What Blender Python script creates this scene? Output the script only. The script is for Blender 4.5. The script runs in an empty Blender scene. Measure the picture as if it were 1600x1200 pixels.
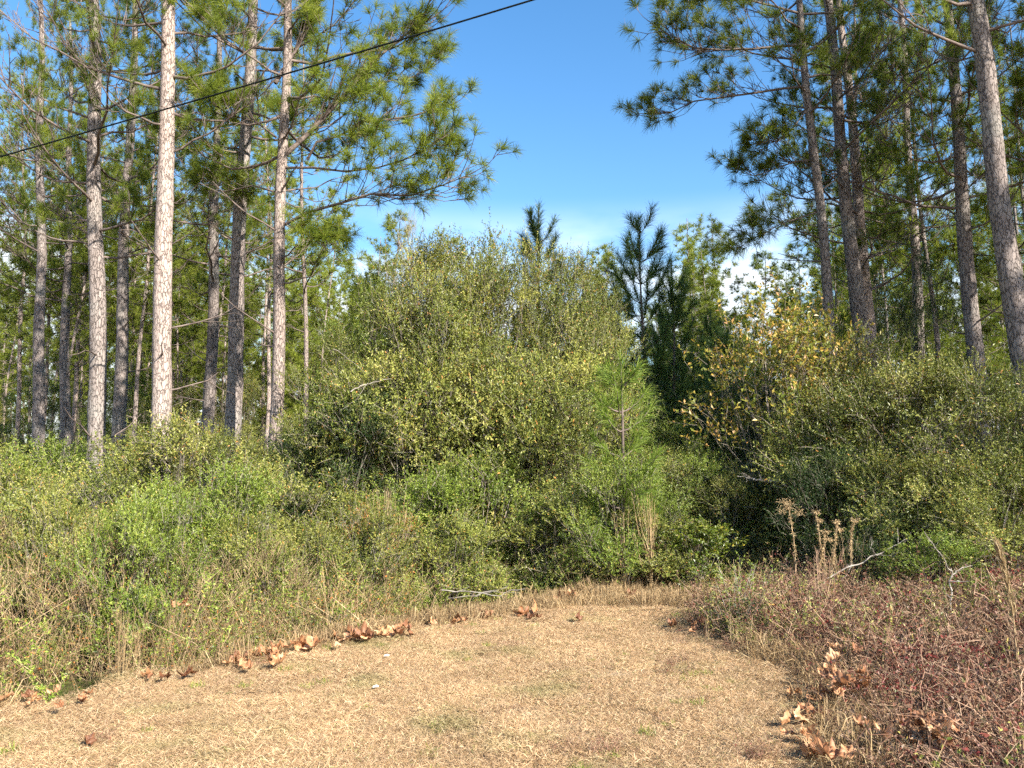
import bpy, math, random
import numpy as np
from mathutils import Vector, Matrix

rng = np.random.default_rng(7)
random.seed(7)
scene = bpy.context.scene
COL = scene.collection

# ------------------------------------------------------------------ camera
CAM_H, PITCH, FPX = 1.6, math.radians(6.2), 1244.0
cam_data = bpy.data.cameras.new('camera')
cam_data.sensor_width = 36.0
cam_data.lens = 36.0 * FPX / 1600.0
cam_data.clip_start = 0.05
cam_data.clip_end = 2000.0
cam = bpy.data.objects.new('camera', cam_data)
cam.location = (0, 0, CAM_H)
cam.rotation_euler = (math.radians(90) + PITCH, 0, 0)
COL.objects.link(cam)
scene.camera = cam

# ------------------------------------------------------------------ sky and sun
SUN_EL = math.radians(34)
SUN_AZ = math.radians(136)          # clockwise from the view direction (+Y) towards +X: behind and to the right
world = bpy.data.worlds.new('World')
scene.world = world
world.use_nodes = True
wn, wl = world.node_tree.nodes, world.node_tree.links
wn.clear()
w_out = wn.new('ShaderNodeOutputWorld')
w_bg = wn.new('ShaderNodeBackground')
w_sky = wn.new('ShaderNodeTexSky')
w_sky.sky_type = 'NISHITA'
w_sky.sun_disc = False
w_sky.sun_elevation = SUN_EL
w_sky.sun_rotation = SUN_AZ
w_sky.air_density = 1.1
w_sky.dust_density = 0.35
w_sky.ozone_density = 1.6
w_bg.inputs['Strength'].default_value = 0.092
w_tc = wn.new('ShaderNodeTexCoord')
w_map = wn.new('ShaderNodeMapping'); w_map.inputs['Scale'].default_value = (2.2, 2.2, 7.0); w_map.inputs['Location'].default_value = (0.8, 0.3, 0.2)
w_noise = wn.new('ShaderNodeTexNoise'); w_noise.inputs['Scale'].default_value = 1.6; w_noise.inputs['Detail'].default_value = 7; w_noise.inputs['Roughness'].default_value = 0.5
w_sep = wn.new('ShaderNodeSeparateXYZ')
w_el = wn.new('ShaderNodeMapRange'); w_el.inputs['From Min'].default_value = 0.335; w_el.inputs['From Max'].default_value = 0.22
w_el.inputs['To Min'].default_value = 0.0; w_el.inputs['To Max'].default_value = 1.0; w_el.interpolation_type = 'SMOOTHSTEP'
w_cl = wn.new('ShaderNodeMapRange'); w_cl.inputs['From Min'].default_value = 0.34; w_cl.inputs['From Max'].default_value = 0.58; w_cl.interpolation_type = 'SMOOTHSTEP'
w_mul = wn.new('ShaderNodeMath'); w_mul.operation = 'MULTIPLY'
w_mul2 = wn.new('ShaderNodeMath'); w_mul2.operation = 'MULTIPLY'; w_mul2.inputs[1].default_value = 0.9
w_hsv = wn.new('ShaderNodeHueSaturation'); w_hsv.inputs['Saturation'].default_value = 1.3; w_hsv.inputs['Value'].default_value = 1.07
w_mix = wn.new('ShaderNodeMix'); w_mix.data_type = 'RGBA'
w_mix.inputs['B'].default_value = (6.6, 6.9, 7.2, 1)
wl.new(w_tc.outputs['Generated'], w_map.inputs['Vector'])
wl.new(w_map.outputs['Vector'], w_noise.inputs['Vector'])
wl.new(w_tc.outputs['Generated'], w_sep.inputs[0])
wl.new(w_sep.outputs['Z'], w_el.inputs['Value'])
wl.new(w_noise.outputs['Fac'], w_cl.inputs['Value'])
wl.new(w_el.outputs['Result'], w_mul.inputs[0]); wl.new(w_cl.outputs['Result'], w_mul.inputs[1])
wl.new(w_mul.outputs[0], w_mul2.inputs[0])
wl.new(w_sky.outputs['Color'], w_hsv.inputs['Color'])
wl.new(w_hsv.outputs['Color'], w_mix.inputs['A'])
wl.new(w_mul2.outputs[0], w_mix.inputs['Factor'])
wl.new(w_mix.outputs['Result'], w_bg.inputs['Color'])
wl.new(w_bg.outputs['Background'], w_out.inputs['Surface'])

sun_data = bpy.data.lights.new('sun', 'SUN')
sun_data.energy = 5.0
sun_data.angle = math.radians(0.53)
sun_data.color = (1.0, 0.94, 0.85)
sun = bpy.data.objects.new('sun', sun_data)
to_sun = Vector((math.sin(SUN_AZ) * math.cos(SUN_EL), math.cos(SUN_AZ) * math.cos(SUN_EL), math.sin(SUN_EL)))
sun.rotation_euler = to_sun.to_track_quat('Z', 'Y').to_euler()
sun.location = (20, -20, 30)
COL.objects.link(sun)

scene.view_settings.view_transform = 'Standard'
scene.view_settings.look = 'None'
scene.view_settings.gamma = 1.0
scene.view_settings.exposure = 1.52
scene.view_settings.use_curve_mapping = False
scene.cycles.max_bounces = 7
scene.cycles.diffuse_bounces = 4
scene.cycles.transmission_bounces = 4
scene.cycles.transparent_max_bounces = 4
scene.cycles.use_denoising = False
scene.cycles.use_adaptive_sampling = True
scene.cycles.adaptive_threshold = 0.03

# ------------------------------------------------------------------ pixel <-> place (photo pixels, 1600 x 1200)
SP, CP = math.sin(PITCH), math.cos(PITCH)
def ray(x, y):
    dx, dy = (x - 800) / FPX, (600 - y) / FPX
    return dx, CP - dy * SP, SP + dy * CP
def at(x, y, Y):
    a, b, c = ray(x, y); t = Y / b
    return (a * t, Y, CAM_H + c * t)
def on_ground(x, y, z=0.0):
    a, b, c = ray(x, y); t = (z - CAM_H) / c
    return (a * t, b * t)

# ------------------------------------------------------------------ object helpers
def prop(o, label=None, cat=None, group=None, kind=None):
    for k, v in (('label', label), ('category', cat), ('group', group), ('kind', kind)):
        if v: o[k] = v
    return o
def make_mesh(name, V, F, mats=(), attr=None, smooth=False):
    """V (n,3); F list of int arrays (m,k) with the same or different k; attr: per-vertex floats."""
    me = bpy.data.meshes.new(name)
    V = np.asarray(V, np.float32)
    F = [np.asarray(f, np.int32) for f in (F if isinstance(F, list) else [F]) if len(f)]
    n_loops = sum(f.size for f in F); n_poly = sum(len(f) for f in F)
    me.vertices.add(len(V)); me.vertices.foreach_set('co', V.ravel())
    me.loops.add(n_loops); me.loops.foreach_set('vertex_index', np.concatenate([f.ravel() for f in F]))
    me.polygons.add(n_poly)
    tot = np.concatenate([np.full(len(f), f.shape[1], np.int32) for f in F])
    me.polygons.foreach_set('loop_start', np.concatenate([[0], np.cumsum(tot)[:-1]]).astype(np.int32))
    me.polygons.foreach_set('loop_total', tot)
    if attr is not None:
        a = me.attributes.new('v', 'FLOAT', 'POINT'); a.data.foreach_set('value', np.asarray(attr, np.float32))
    me.update(calc_edges=True)
    me.polygons.foreach_set('use_smooth', np.full(n_poly, smooth, bool))
    for m in mats: me.materials.append(m)
    return me
def link(name, me, parent=None, loc=None, rot=None, scale=None):
    o = bpy.data.objects.new(name, me); COL.objects.link(o)
    if parent is not None: o.parent = parent
    if loc is not None: o.location = loc
    if rot is not None: o.rotation_euler = rot
    if scale is not None: o.scale = (scale,) * 3 if isinstance(scale, (int, float)) else scale
    return o
def unit(a):
    return a / np.maximum(np.linalg.norm(a, axis=-1, keepdims=True), 1e-9)
def perp(d, r=None):
    """random unit vectors perpendicular to d (n,3)"""
    q = (r or rng).normal(size=d.shape)
    return unit(q - d * (q * d).sum(-1, keepdims=True))

class Soup:
    """collects vertices and faces of many pieces for ONE mesh"""
    def __init__(s): s.V, s.F, s.A, s.n = [], {}, [], 0
    def add(s, V, F, A=None):
        V = np.asarray(V, np.float32).reshape(-1, 3)
        F = np.asarray(F, np.int64)
        s.V.append(V); s.F.setdefault(F.shape[1], []).append(F + s.n)
        s.A.append(np.zeros(len(V)) if A is None else np.broadcast_to(A, (len(V),)) if np.ndim(A) == 0 else np.asarray(A))
        s.n += len(V)
    def tubes(s, P, R, sides=4, A=None):
        """P (n,k,3) polylines, R (n,k) radii"""
        P = np.asarray(P, float); R = np.asarray(R, float)
        n, k, _ = P.shape
        T = np.gradient(P, axis=1); T = unit(T)
        ref = np.where(np.abs(T[:, :1, 2:3]) > 0.8, np.array([1., 0, 0]), np.array([0, 0, 1.]))
        U = unit(np.cross(T, np.broadcast_to(ref, T.shape))); W = np.cross(T, U)
        ang = np.arange(sides) / sides * 2 * math.pi
        ring = U[:, :, None] * np.cos(ang)[None, None, :, None] + W[:, :, None] * np.sin(ang)[None, None, :, None]
        V = P[:, :, None] + ring * R[:, :, None, None]
        idx = np.arange(n * k * sides).reshape(n, k, sides)
        a, b = idx[:, :-1], idx[:, 1:]
        F = np.stack([a, np.roll(a, -1, 2), np.roll(b, -1, 2), b], -1).reshape(-1, 4)
        s.add(V.reshape(-1, 3), F, None if A is None else np.repeat(A, k * sides))
    def leaves(s, C, D, N, L, W, A, fold=0.25):
        """kite leaves: base C, direction D, normal N, two triangles folded along the midrib"""
        S = unit(np.cross(D, N)); L = L[:, None]; W = W[:, None]
        N = np.cross(S, D)
        m = C + D * L * 0.45 + N * W * fold
        V = np.stack([C, m + S * W * .5, C + D * L, m - S * W * .5], 1)
        i = np.arange(len(C))[:, None] * 4
        s.add(V, np.concatenate([i + [0, 1, 2], i + [0, 2, 3]]), np.repeat(A, 4))
    def needles(s, C, D, L, W, A, bend=0.12, segs=2):
        S = perp(D)
        g = np.zeros_like(D); g[:, 2] = -1
        L = L[:, None]; W = W[:, None]
        tip = C + D * L + g * L * bend
        if segs == 1:
            V = np.stack([C - S * W * .5, C + S * W * .5, tip], 1)
            i = np.arange(len(C))[:, None] * 3
            s.add(V, i + [0, 1, 2], np.repeat(A, 3)); return
        mid = C + D * L * .55
        V = np.stack([C - S * W * .5, C + S * W * .5, mid + S * W * .45, mid - S * W * .45, tip], 1)
        i = np.arange(len(C))[:, None] * 5
        a = np.repeat(A, 5); n0 = s.n
        s.add(V, i + [0, 1, 2, 3], a)
        s.F.setdefault(3, []).append(i + [3, 2, 4] + n0)
    def mesh(s, name, mats, smooth=False):
        return make_mesh(name, np.concatenate(s.V), [np.concatenate(f) for f in s.F.values()], mats, np.concatenate(s.A), smooth)

# ------------------------------------------------------------------ materials
def new_mat(name):
    m = bpy.data.materials.new(name); m.use_nodes = True
    m.node_tree.nodes.clear()
    return m, m.node_tree.nodes, m.node_tree.links
def ramp(nodes, stops):
    r = nodes.new('ShaderNodeValToRGB'); e = r.color_ramp.elements
    while len(e) < len(stops): e.new(0.5)
    for el, (p, c) in zip(e, stops): el.position = p; el.color = (*c, 1)
    return r
def leaf_mat(name, stops, trans=0.35, rough=0.45, spec=0.35, patch=None, hue_var=0.0):
    """thin leaf: the colour of each leaf comes from the attribute v; light passes through"""
    m, n, l = new_mat(name)
    out = n.new('ShaderNodeOutputMaterial'); mix = n.new('ShaderNodeMixShader'); mix.inputs[0].default_value = trans
    p = n.new('ShaderNodeBsdfPrincipled'); t = n.new('ShaderNodeBsdfTranslucent')
    p.inputs['Roughness'].default_value = rough; p.inputs['Specular IOR Level'].default_value = spec
    at_ = n.new('ShaderNodeAttribute'); at_.attribute_name = 'v'
    r = ramp(n, stops); l.new(at_.outputs['Fac'], r.inputs['Fac'])
    col = r.outputs['Color']
    if patch:                                   # another colour growing in patches over the ground
        g = n.new('ShaderNodeNewGeometry'); no = n.new('ShaderNodeTexNoise'); no.inputs['Scale'].default_value = patch[1]; no.inputs['Detail'].default_value = 4
        l.new(g.outputs['Position'], no.inputs['Vector'])
        mr = n.new('ShaderNodeMapRange'); mr.inputs['From Min'].default_value = patch[2]; mr.inputs['From Max'].default_value = patch[3]; mr.inputs['To Max'].default_value = patch[4]
        l.new(no.outputs['Fac'], mr.inputs['Value'])
        mx = n.new('ShaderNodeMix'); mx.data_type = 'RGBA'; mx.inputs['B'].default_value = (*patch[0], 1)
        l.new(mr.outputs['Result'], mx.inputs['Factor']); l.new(col, mx.inputs['A']); col = mx.outputs['Result']
    oi = n.new('ShaderNodeObjectInfo'); hs = n.new('ShaderNodeHueSaturation')
    mv = n.new('ShaderNodeMapRange'); mv.inputs['To Min'].default_value = 0.82; mv.inputs['To Max'].default_value = 1.2
    l.new(oi.outputs['Random'], mv.inputs['Value']); l.new(mv.outputs['Result'], hs.inputs['Value'])
    l.new(col, hs.inputs['Color']); col = hs.outputs['Color']
    l.new(col, p.inputs['Base Color']); l.new(col, t.inputs['Color'])
    l.new(p.outputs[0], mix.inputs[1]); l.new(t.outputs[0], mix.inputs[2]); l.new(mix.outputs[0], out.inputs['Surface'])
    return m
def plain_mat(name, col, rough=0.8, spec=0.3, noise=0.0, scale=8, col2=None, bump=0.0, metallic=0.0):
    m, n, l = new_mat(name)
    out = n.new('ShaderNodeOutputMaterial'); p = n.new('ShaderNodeBsdfPrincipled')
    p.inputs['Base Color'].default_value = (*col, 1); p.inputs['Roughness'].default_value = rough; p.inputs['Specular IOR Level'].default_value = spec
    if col2:
        tc = n.new('ShaderNodeTexCoord'); no = n.new('ShaderNodeTexNoise'); no.inputs['Scale'].default_value = scale; no.inputs['Detail'].default_value = 5
        l.new(tc.outputs['Object'], no.inputs['Vector'])
        r = ramp(n, [(0.35, col), (0.65, col2)]); l.new(no.outputs['Fac'], r.inputs['Fac']); l.new(r.outputs['Color'], p.inputs['Base Color'])
        if bump:
            b = n.new('ShaderNodeBump'); b.inputs['Strength'].default_value = bump; b.inputs['Distance'].default_value = 0.01
            l.new(no.outputs['Fac'], b.inputs['Height']); l.new(b.outputs['Normal'], p.inputs['Normal'])
    l.new(p.outputs[0], out.inputs['Surface'])
    return m
def bark_mat(name, light, mid, dark, lichen=0.25):
    m, n, l = new_mat(name)
    out = n.new('ShaderNodeOutputMaterial'); p = n.new('ShaderNodeBsdfPrincipled'); p.inputs['Roughness'].default_value = 0.9; p.inputs['Specular IOR Level'].default_value = 0.2
    tc = n.new('ShaderNodeTexCoord')
    mp = n.new('ShaderNodeMapping'); mp.inputs['Scale'].default_value = (22, 22, 7.5)
    l.new(tc.outputs['Object'], mp.inputs['Vector'])
    warp = n.new('ShaderNodeTexNoise'); warp.inputs['Scale'].default_value = 1.1; warp.inputs['Detail'].default_value = 6
    l.new(mp.outputs['Vector'], warp.inputs['Vector'])
    ad = n.new('ShaderNodeMix'); ad.data_type = 'VECTOR'; ad.inputs['Factor'].default_value = 0.62
    l.new(mp.outputs['Vector'], ad.inputs['A']); l.new(warp.outputs['Color'], ad.inputs['B'])
    vo = n.new('ShaderNodeTexVoronoi'); vo.feature = 'DISTANCE_TO_EDGE'; vo.inputs['Scale'].default_value = 2.6
    vc = n.new('ShaderNodeTexVoronoi'); vc.feature = 'F1'; vc.inputs['Scale'].default_value = 2.6
    l.new(ad.outputs['Result'], vo.inputs['Vector']); l.new(ad.outputs['Result'], vc.inputs['Vector'])
    fine = n.new('ShaderNodeTexNoise'); fine.inputs['Scale'].default_value = 5; fine.inputs['Detail'].default_value = 6
    l.new(mp.outputs['Vector'], fine.inputs['Vector'])
    sep = n.new('ShaderNodeSeparateColor'); l.new(vc.outputs['Color'], sep.inputs[0])
    r = ramp(n, [(0.0, mid), (1.0, light)])
    ma = n.new('ShaderNodeMath'); ma.operation = 'MULTIPLY_ADD'; ma.inputs[1].default_value = 0.9; l.new(fine.outputs['Fac'], ma.inputs[0])
    mb = n.new('ShaderNodeMath'); mb.operation = 'MULTIPLY_ADD'; mb.inputs[1].default_value = 0.5; mb.inputs[2].default_value = -0.2
    l.new(sep.outputs[0], mb.inputs[0]); l.new(mb.outputs[0], ma.inputs[2]); l.new(ma.outputs[0], r.inputs['Fac'])
    cr = n.new('ShaderNodeMapRange'); cr.inputs['From Min'].default_value = 0.0; cr.inputs['From Max'].default_value = 0.085
    l.new(vo.outputs['Distance'], cr.inputs['Value'])
    mx = n.new('ShaderNodeMix'); mx.data_type = 'RGBA'; mx.inputs['A'].default_value = (*dark, 1)
    l.new(cr.outputs['Result'], mx.inputs['Factor']); l.new(r.outputs['Color'], mx.inputs['B'])
    big = n.new('ShaderNodeTexNoise'); big.inputs['Scale'].default_value = 1.3; big.inputs['Detail'].default_value = 3; l.new(tc.outputs['Object'], big.inputs['Vector'])
    bm = n.new('ShaderNodeMapRange'); bm.inputs['From Min'].default_value = 0.5; bm.inputs['From Max'].default_value = 0.75; bm.inputs['To Max'].default_value = lichen
    l.new(big.outputs['Fac'], bm.inputs['Value'])
    mg = n.new('ShaderNodeMix'); mg.data_type = 'RGBA'; mg.inputs['B'].default_value = (0.30, 0.31, 0.27, 1)
    l.new(bm.outputs['Result'], mg.inputs['Factor']); l.new(mx.outputs['Result'], mg.inputs['A'])
    oi = n.new('ShaderNodeObjectInfo'); hs = n.new('ShaderNodeHueSaturation')
    mv = n.new('ShaderNodeMapRange'); mv.inputs['To Min'].default_value = 0.8; mv.inputs['To Max'].default_value = 1.15
    l.new(oi.outputs['Random'], mv.inputs['Value']); l.new(mv.outputs['Result'], hs.inputs['Value']); l.new(mg.outputs['Result'], hs.inputs['Color'])
    l.new(hs.outputs['Color'], p.inputs['Base Color'])
    hgt = n.new('ShaderNodeMath'); hgt.operation = 'MULTIPLY_ADD'; hgt.inputs[1].default_value = 0.35
    l.new(fine.outputs['Fac'], hgt.inputs[0]); l.new(cr.outputs['Result'], hgt.inputs[2])
    b = n.new('ShaderNodeBump'); b.inputs['Strength'].default_value = 0.9; b.inputs['Distance'].default_value = 0.02
    l.new(hgt.outputs[0], b.inputs['Height']); l.new(b.outputs['Normal'], p.inputs['Normal'])
    l.new(p.outputs[0], out.inputs['Surface'])
    return m

M = {}
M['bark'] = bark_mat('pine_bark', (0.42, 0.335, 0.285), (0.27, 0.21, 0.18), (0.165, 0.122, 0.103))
M['bark_grey_shade'] = bark_mat('grey_pine_bark_painted_shade', (0.32, 0.27, 0.24), (0.16, 0.128, 0.112), (0.095, 0.074, 0.064), 0.45)  # darker bark copy; shade on these trunks is painted into its colour
M['limb'] = plain_mat('pine_limb_bark', (0.085, 0.065, 0.055), 0.9, 0.2, col2=(0.20, 0.155, 0.13), scale=9, bump=0.4)
M['needle_far'] = leaf_mat('far_needles_painted_sunlight', [(0, (0.12, 0.16, 0.02)), (0.45, (0.235, 0.28, 0.035)), (0.9, (0.33, 0.36, 0.065)), (1, (0.38, 0.32, 0.10))], 0.5, 0.5, 0.2)  # paler needle copy with sunlight on the far stand painted into its colour
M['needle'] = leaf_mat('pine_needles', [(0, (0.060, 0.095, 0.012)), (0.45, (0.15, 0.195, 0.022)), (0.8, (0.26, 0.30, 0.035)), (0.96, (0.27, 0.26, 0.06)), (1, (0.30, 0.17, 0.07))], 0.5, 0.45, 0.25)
M['needle_young'] = leaf_mat('young_pine_needles', [(0, (0.10, 0.17, 0.02)), (0.6, (0.20, 0.29, 0.035)), (1, (0.30, 0.36, 0.08))], 0.42, 0.45, 0.3)
M['needle_shade'] = leaf_mat('young_needles_painted_shade', [(0, (0.040, 0.080, 0.020)), (0.6, (0.10, 0.165, 0.035)), (1, (0.18, 0.24, 0.06))], 0.4, 0.42, 0.4)  # shade over the young pines is painted into this darker needle colour
M['twig'] = plain_mat('grey_twigs', (0.10, 0.08, 0.06), 0.85, 0.2, col2=(0.28, 0.24, 0.19), scale=5)
M['twig_tan'] = plain_mat('tan_twigs', (0.20, 0.13, 0.075), 0.85, 0.2, col2=(0.46, 0.34, 0.19), scale=4)
M['twig_pale'] = plain_mat('pale_bare_twigs', (0.19, 0.16, 0.13), 0.85, 0.15, col2=(0.36, 0.32, 0.27), scale=9)
M['leaf_olive'] = leaf_mat('olive_leaves', [(0, (0.055, 0.080, 0.016)), (0.4, (0.15, 0.175, 0.030)), (0.7, (0.30, 0.305, 0.062)), (0.93, (0.46, 0.40, 0.13)), (1, (0.50, 0.24, 0.06))], 0.22, 0.42, 0.35)
M['leaf_green'] = leaf_mat('bright_green_leaves', [(0, (0.080, 0.13, 0.015)), (0.5, (0.175, 0.235, 0.03)), (0.9, (0.31, 0.36, 0.065)), (1, (0.42, 0.34, 0.08))], 0.26, 0.42, 0.35)
M['leaf_dark'] = leaf_mat('dark_leaves_and_painted_shade', [(0, (0.018, 0.038, 0.010)), (0.6, (0.042, 0.072, 0.018)), (1, (0.15, 0.17, 0.035))], 0.3, 0.45, 0.25)  # dark evergreen leaves; also paints shade into bushes of the hollow and dark wood
M['leaf_autumn'] = leaf_mat('autumn_mixed_leaves', [(0, (0.09, 0.12, 0.015)), (0.45, (0.20, 0.21, 0.03)), (0.62, (0.36, 0.28, 0.05)), (0.8, (0.48, 0.29, 0.06)), (1, (0.56, 0.33, 0.16))], 0.35, 0.4, 0.4)
M['leaf_orange'] = leaf_mat('sparse_orange_and_green_leaves', [(0, (0.09, 0.12, 0.022)), (0.6, (0.16, 0.18, 0.035)), (0.8, (0.38, 0.22, 0.07)), (1, (0.60, 0.20, 0.05))], 0.3, 0.5, 0.3)
M['leaf_yellow'] = leaf_mat('yellow_green_leaves', [(0, (0.07, 0.12, 0.015)), (0.55, (0.15, 0.20, 0.022)), (0.85, (0.26, 0.28, 0.035)), (1, (0.48, 0.32, 0.05))], 0.32, 0.36, 0.5)
M['turf'] = leaf_mat('dead_turf', [(0, (0.21, 0.125, 0.06)), (0.3, (0.39, 0.25, 0.128)), (0.7, (0.56, 0.385, 0.212)), (0.95, (0.66, 0.50, 0.31)), (0.98, (0.20, 0.22, 0.06)), (1, (0.16, 0.20, 0.05))], 0.2, 0.6, 0.3,
                    patch=((0.19, 0.22, 0.07), 1.3, 0.54, 0.72, 0.5))
M['straw'] = leaf_mat('straw_stems', [(0, (0.13, 0.08, 0.04)), (0.4, (0.28, 0.185, 0.09)), (0.8, (0.44, 0.31, 0.155)), (1, (0.58, 0.44, 0.24))], 0.2, 0.6, 0.3)
M['bramble'] = leaf_mat('red_bramble_leaves', [(0, (0.065, 0.024, 0.014)), (0.3, (0.17, 0.028, 0.026)), (0.5, (0.26, 0.060, 0.045)), (0.65, (0.10, 0.115, 0.03)), (0.85, (0.26, 0.13, 0.10)), (1, (0.40, 0.27, 0.20))], 0.25, 0.5, 0.3,
                      patch=((0.22, 0.16, 0.085), 1.6, 0.42, 0.58, 0.65))
M['bramble_stem'] = leaf_mat('bramble_stems', [(0, (0.08, 0.036, 0.022)), (0.5, (0.22, 0.115, 0.068)), (1, (0.42, 0.28, 0.18))], 0.05, 0.7, 0.3)
M['dead_leaf'] = None
M['cable'] = plain_mat('black_cable', (0.008, 0.011, 0.011), 0.8, 0.12)
M['paper'] = plain_mat('white_paper', (0.78, 0.77, 0.74), 0.8, 0.2)

# ------------------------------------------------------------------ ground
EDGE = np.array([on_ground(*p) for p in [(-900, 1160), (-200, 1128), (20, 1104), (130, 1100), (240, 1058), (370, 1042), (500, 1008), (620, 985), (700, 968), (820, 950), (900, 932), (1010, 922)]])
TURF = [on_ground(*p) for p in [(-900, 1160), (-200, 1128), (20, 1104), (130, 1100), (240, 1058), (370, 1042), (500, 1008), (620, 985), (700, 968), (820, 945), (900, 925), (1010, 920), (1080, 925), (1105, 960), (1120, 1000), (1225, 1035), (1275, 1100), (1300, 1200), (1320, 1330)]]
TURF = np.array(TURF + [(2.6, 1.2), (-4.0, 1.2), (-9.0, 3.0)])
BRAMBLE = np.array([on_ground(*p) for p in [(1110, 950), (1180, 905), (1330, 880), (1500, 890), (1800, 900)]] + [(9.5, 7.0), (7.5, 2.5), (2.6, 2.5)] + [on_ground(*p) for p in [(1330, 1300), (1310, 1200), (1285, 1110), (1235, 1050), (1150, 1010)]])
def inside(poly, X, Y):
    c = np.zeros(np.shape(X), bool); n = len(poly)
    for i in range(n):
        x1, y1 = poly[i]; x2, y2 = poly[(i + 1) % n]
        if y1 == y2: continue
        k = ((y1 > Y) != (y2 > Y)) & (X < (x2 - x1) * (Y - y1) / (y2 - y1) + x1)
        c ^= k
    return c
def dist_line(line, X, Y):
    d = np.full(np.shape(X), 1e9)
    for (x1, y1), (x2, y2) in zip(line[:-1], line[1:]):
        dx, dy = x2 - x1, y2 - y1
        t = np.clip(((X - x1) * dx + (Y - y1) * dy) / (dx * dx + dy * dy), 0, 1)
        d = np.minimum(d, np.hypot(X - x1 - t * dx, Y - y1 - t * dy))
    return d
def sstep(a, b, x):
    t = np.clip((x - a) / (b - a), 0, 1); return t * t * (3 - 2 * t)
POOL = (-3.5, 6.3)
def ground_z(X, Y):
    X = np.asarray(X, float); Y = np.asarray(Y, float)
    d = dist_line(EDGE, X, Y)
    turf = inside(TURF, X, Y) | (Y < 3) | (X > 2.2)
    ditch = np.where(turf, 0, sstep(0.0, 0.8, d) * (1 - sstep(1.8, 4.2, d)))
    fade = 1 - sstep(0.0, 2.5, X)
    z = -0.42 * ditch * fade
    pr = np.hypot((X - POOL[0] + (Y - POOL[1]) * 0.2) / 1.5, (Y - POOL[1]) / 0.7)
    z = z - np.where(turf, 0, 0.30 * (1 - sstep(0.3, 1.3, pr)) * sstep(0.0, 0.25, d))
    z = z + 0.02 * np.sin(X * 1.3 + 0.4) * np.cos(Y * 1.1) + 0.012 * np.sin(X * 4.1 + Y * 2.7)
    z = z + 0.25 * sstep(14, 40, Y) + 0.06 * np.sin(X * 0.31) * sstep(10, 20, np.abs(Y) + np.abs(X))
    return z
def gz(x, y): return float(ground_z(np.array([x]), np.array([y]))[0])

xs = np.concatenate([-np.geomspace(500, 13, 30), np.arange(-12.8, 12.8, 0.16), np.geomspace(13, 500, 30)])
ys = np.concatenate([-np.geomspace(400, 3, 24), np.arange(-2.8, 20, 0.16), np.geomspace(20.2, 700, 50)])
GX, GY = np.meshgrid(xs, ys)
GZ = ground_z(GX, GY)
nx, ny = len(xs), len(ys)
ii = np.arange(nx * ny).reshape(ny, nx)
GF = np.stack([ii[:-1, :-1], ii[:-1, 1:], ii[1:, 1:], ii[1:, :-1]], -1).reshape(-1, 4)
turf_w = np.where(inside(TURF, GX, GY) | ((GY < 3.5) & (np.abs(GX) < 400)), 1.0, 0.0)
m, n, l = new_mat('ground_earth')
out = n.new('ShaderNodeOutputMaterial'); p = n.new('ShaderNodeBsdfPrincipled'); p.inputs['Roughness'].default_value = 0.95; p.inputs['Specular IOR Level'].default_value = 0.15
ge = n.new('ShaderNodeNewGeometry')
n1 = n.new('ShaderNodeTexNoise'); n1.inputs['Scale'].default_value = 14; n1.inputs['Detail'].default_value = 9; n1.inputs['Roughness'].default_value = 0.7
n2 = n.new('ShaderNodeTexNoise'); n2.inputs['Scale'].default_value = 0.9; n2.inputs['Detail'].default_value = 5
for q in (n1, n2): l.new(ge.outputs['Position'], q.inputs['Vector'])
r1 = ramp(n, [(0.3, (0.14, 0.09, 0.05)), (0.5, (0.30, 0.21, 0.12)), (0.7, (0.47, 0.35, 0.22))])
r2 = ramp(n, [(0.3, (0.045, 0.030, 0.018)), (0.55, (0.11, 0.07, 0.04)), (0.75, (0.20, 0.13, 0.075))])
l.new(n1.outputs['Fac'], r1.inputs['Fac']); l.new(n1.outputs['Fac'], r2.inputs['Fac'])
av = n.new('ShaderNodeAttribute'); av.attribute_name = 'v'
mx = n.new('ShaderNodeMix'); mx.data_type = 'RGBA'; l.new(av.outputs['Fac'], mx.inputs['Factor']); l.new(r2.outputs['Color'], mx.inputs['A']); l.new(r1.outputs['Color'], mx.inputs['B'])
sd = n.new('ShaderNodeMapRange'); sd.inputs['From Min'].default_value = 0.62; sd.inputs['From Max'].default_value = 0.72; sd.inputs['To Max'].default_value = 0.6; l.new(n2.outputs['Fac'], sd.inputs['Value'])
ms = n.new('ShaderNodeMath'); ms.operation = 'MULTIPLY'; l.new(sd.outputs['Result'], ms.inputs[0]); l.new(av.outputs['Fac'], ms.inputs[1])
mx2 = n.new('ShaderNodeMix'); mx2.data_type = 'RGBA'; mx2.inputs['B'].default_value = (0.56, 0.47, 0.36, 1)
l.new(ms.outputs[0], mx2.inputs['Factor']); l.new(mx.outputs['Result'], mx2.inputs['A'])
l.new(mx2.outputs['Result'], p.inputs['Base Color'])
bp = n.new('ShaderNodeBump'); bp.inputs['Strength'].default_value = 0.8; bp.inputs['Distance'].default_value = 0.03; l.new(n1.outputs['Fac'], bp.inputs['Height']); l.new(bp.outputs['Normal'], p.inputs['Normal'])
l.new(p.outputs[0], out.inputs['Surface'])
ground = link('ground', make_mesh('ground', np.stack([GX, GY, GZ], -1).reshape(-1, 3), GF, [m], turf_w.ravel(), True))
prop(ground, 'dry tan clearing and brown forest floor', kind='structure')

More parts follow.
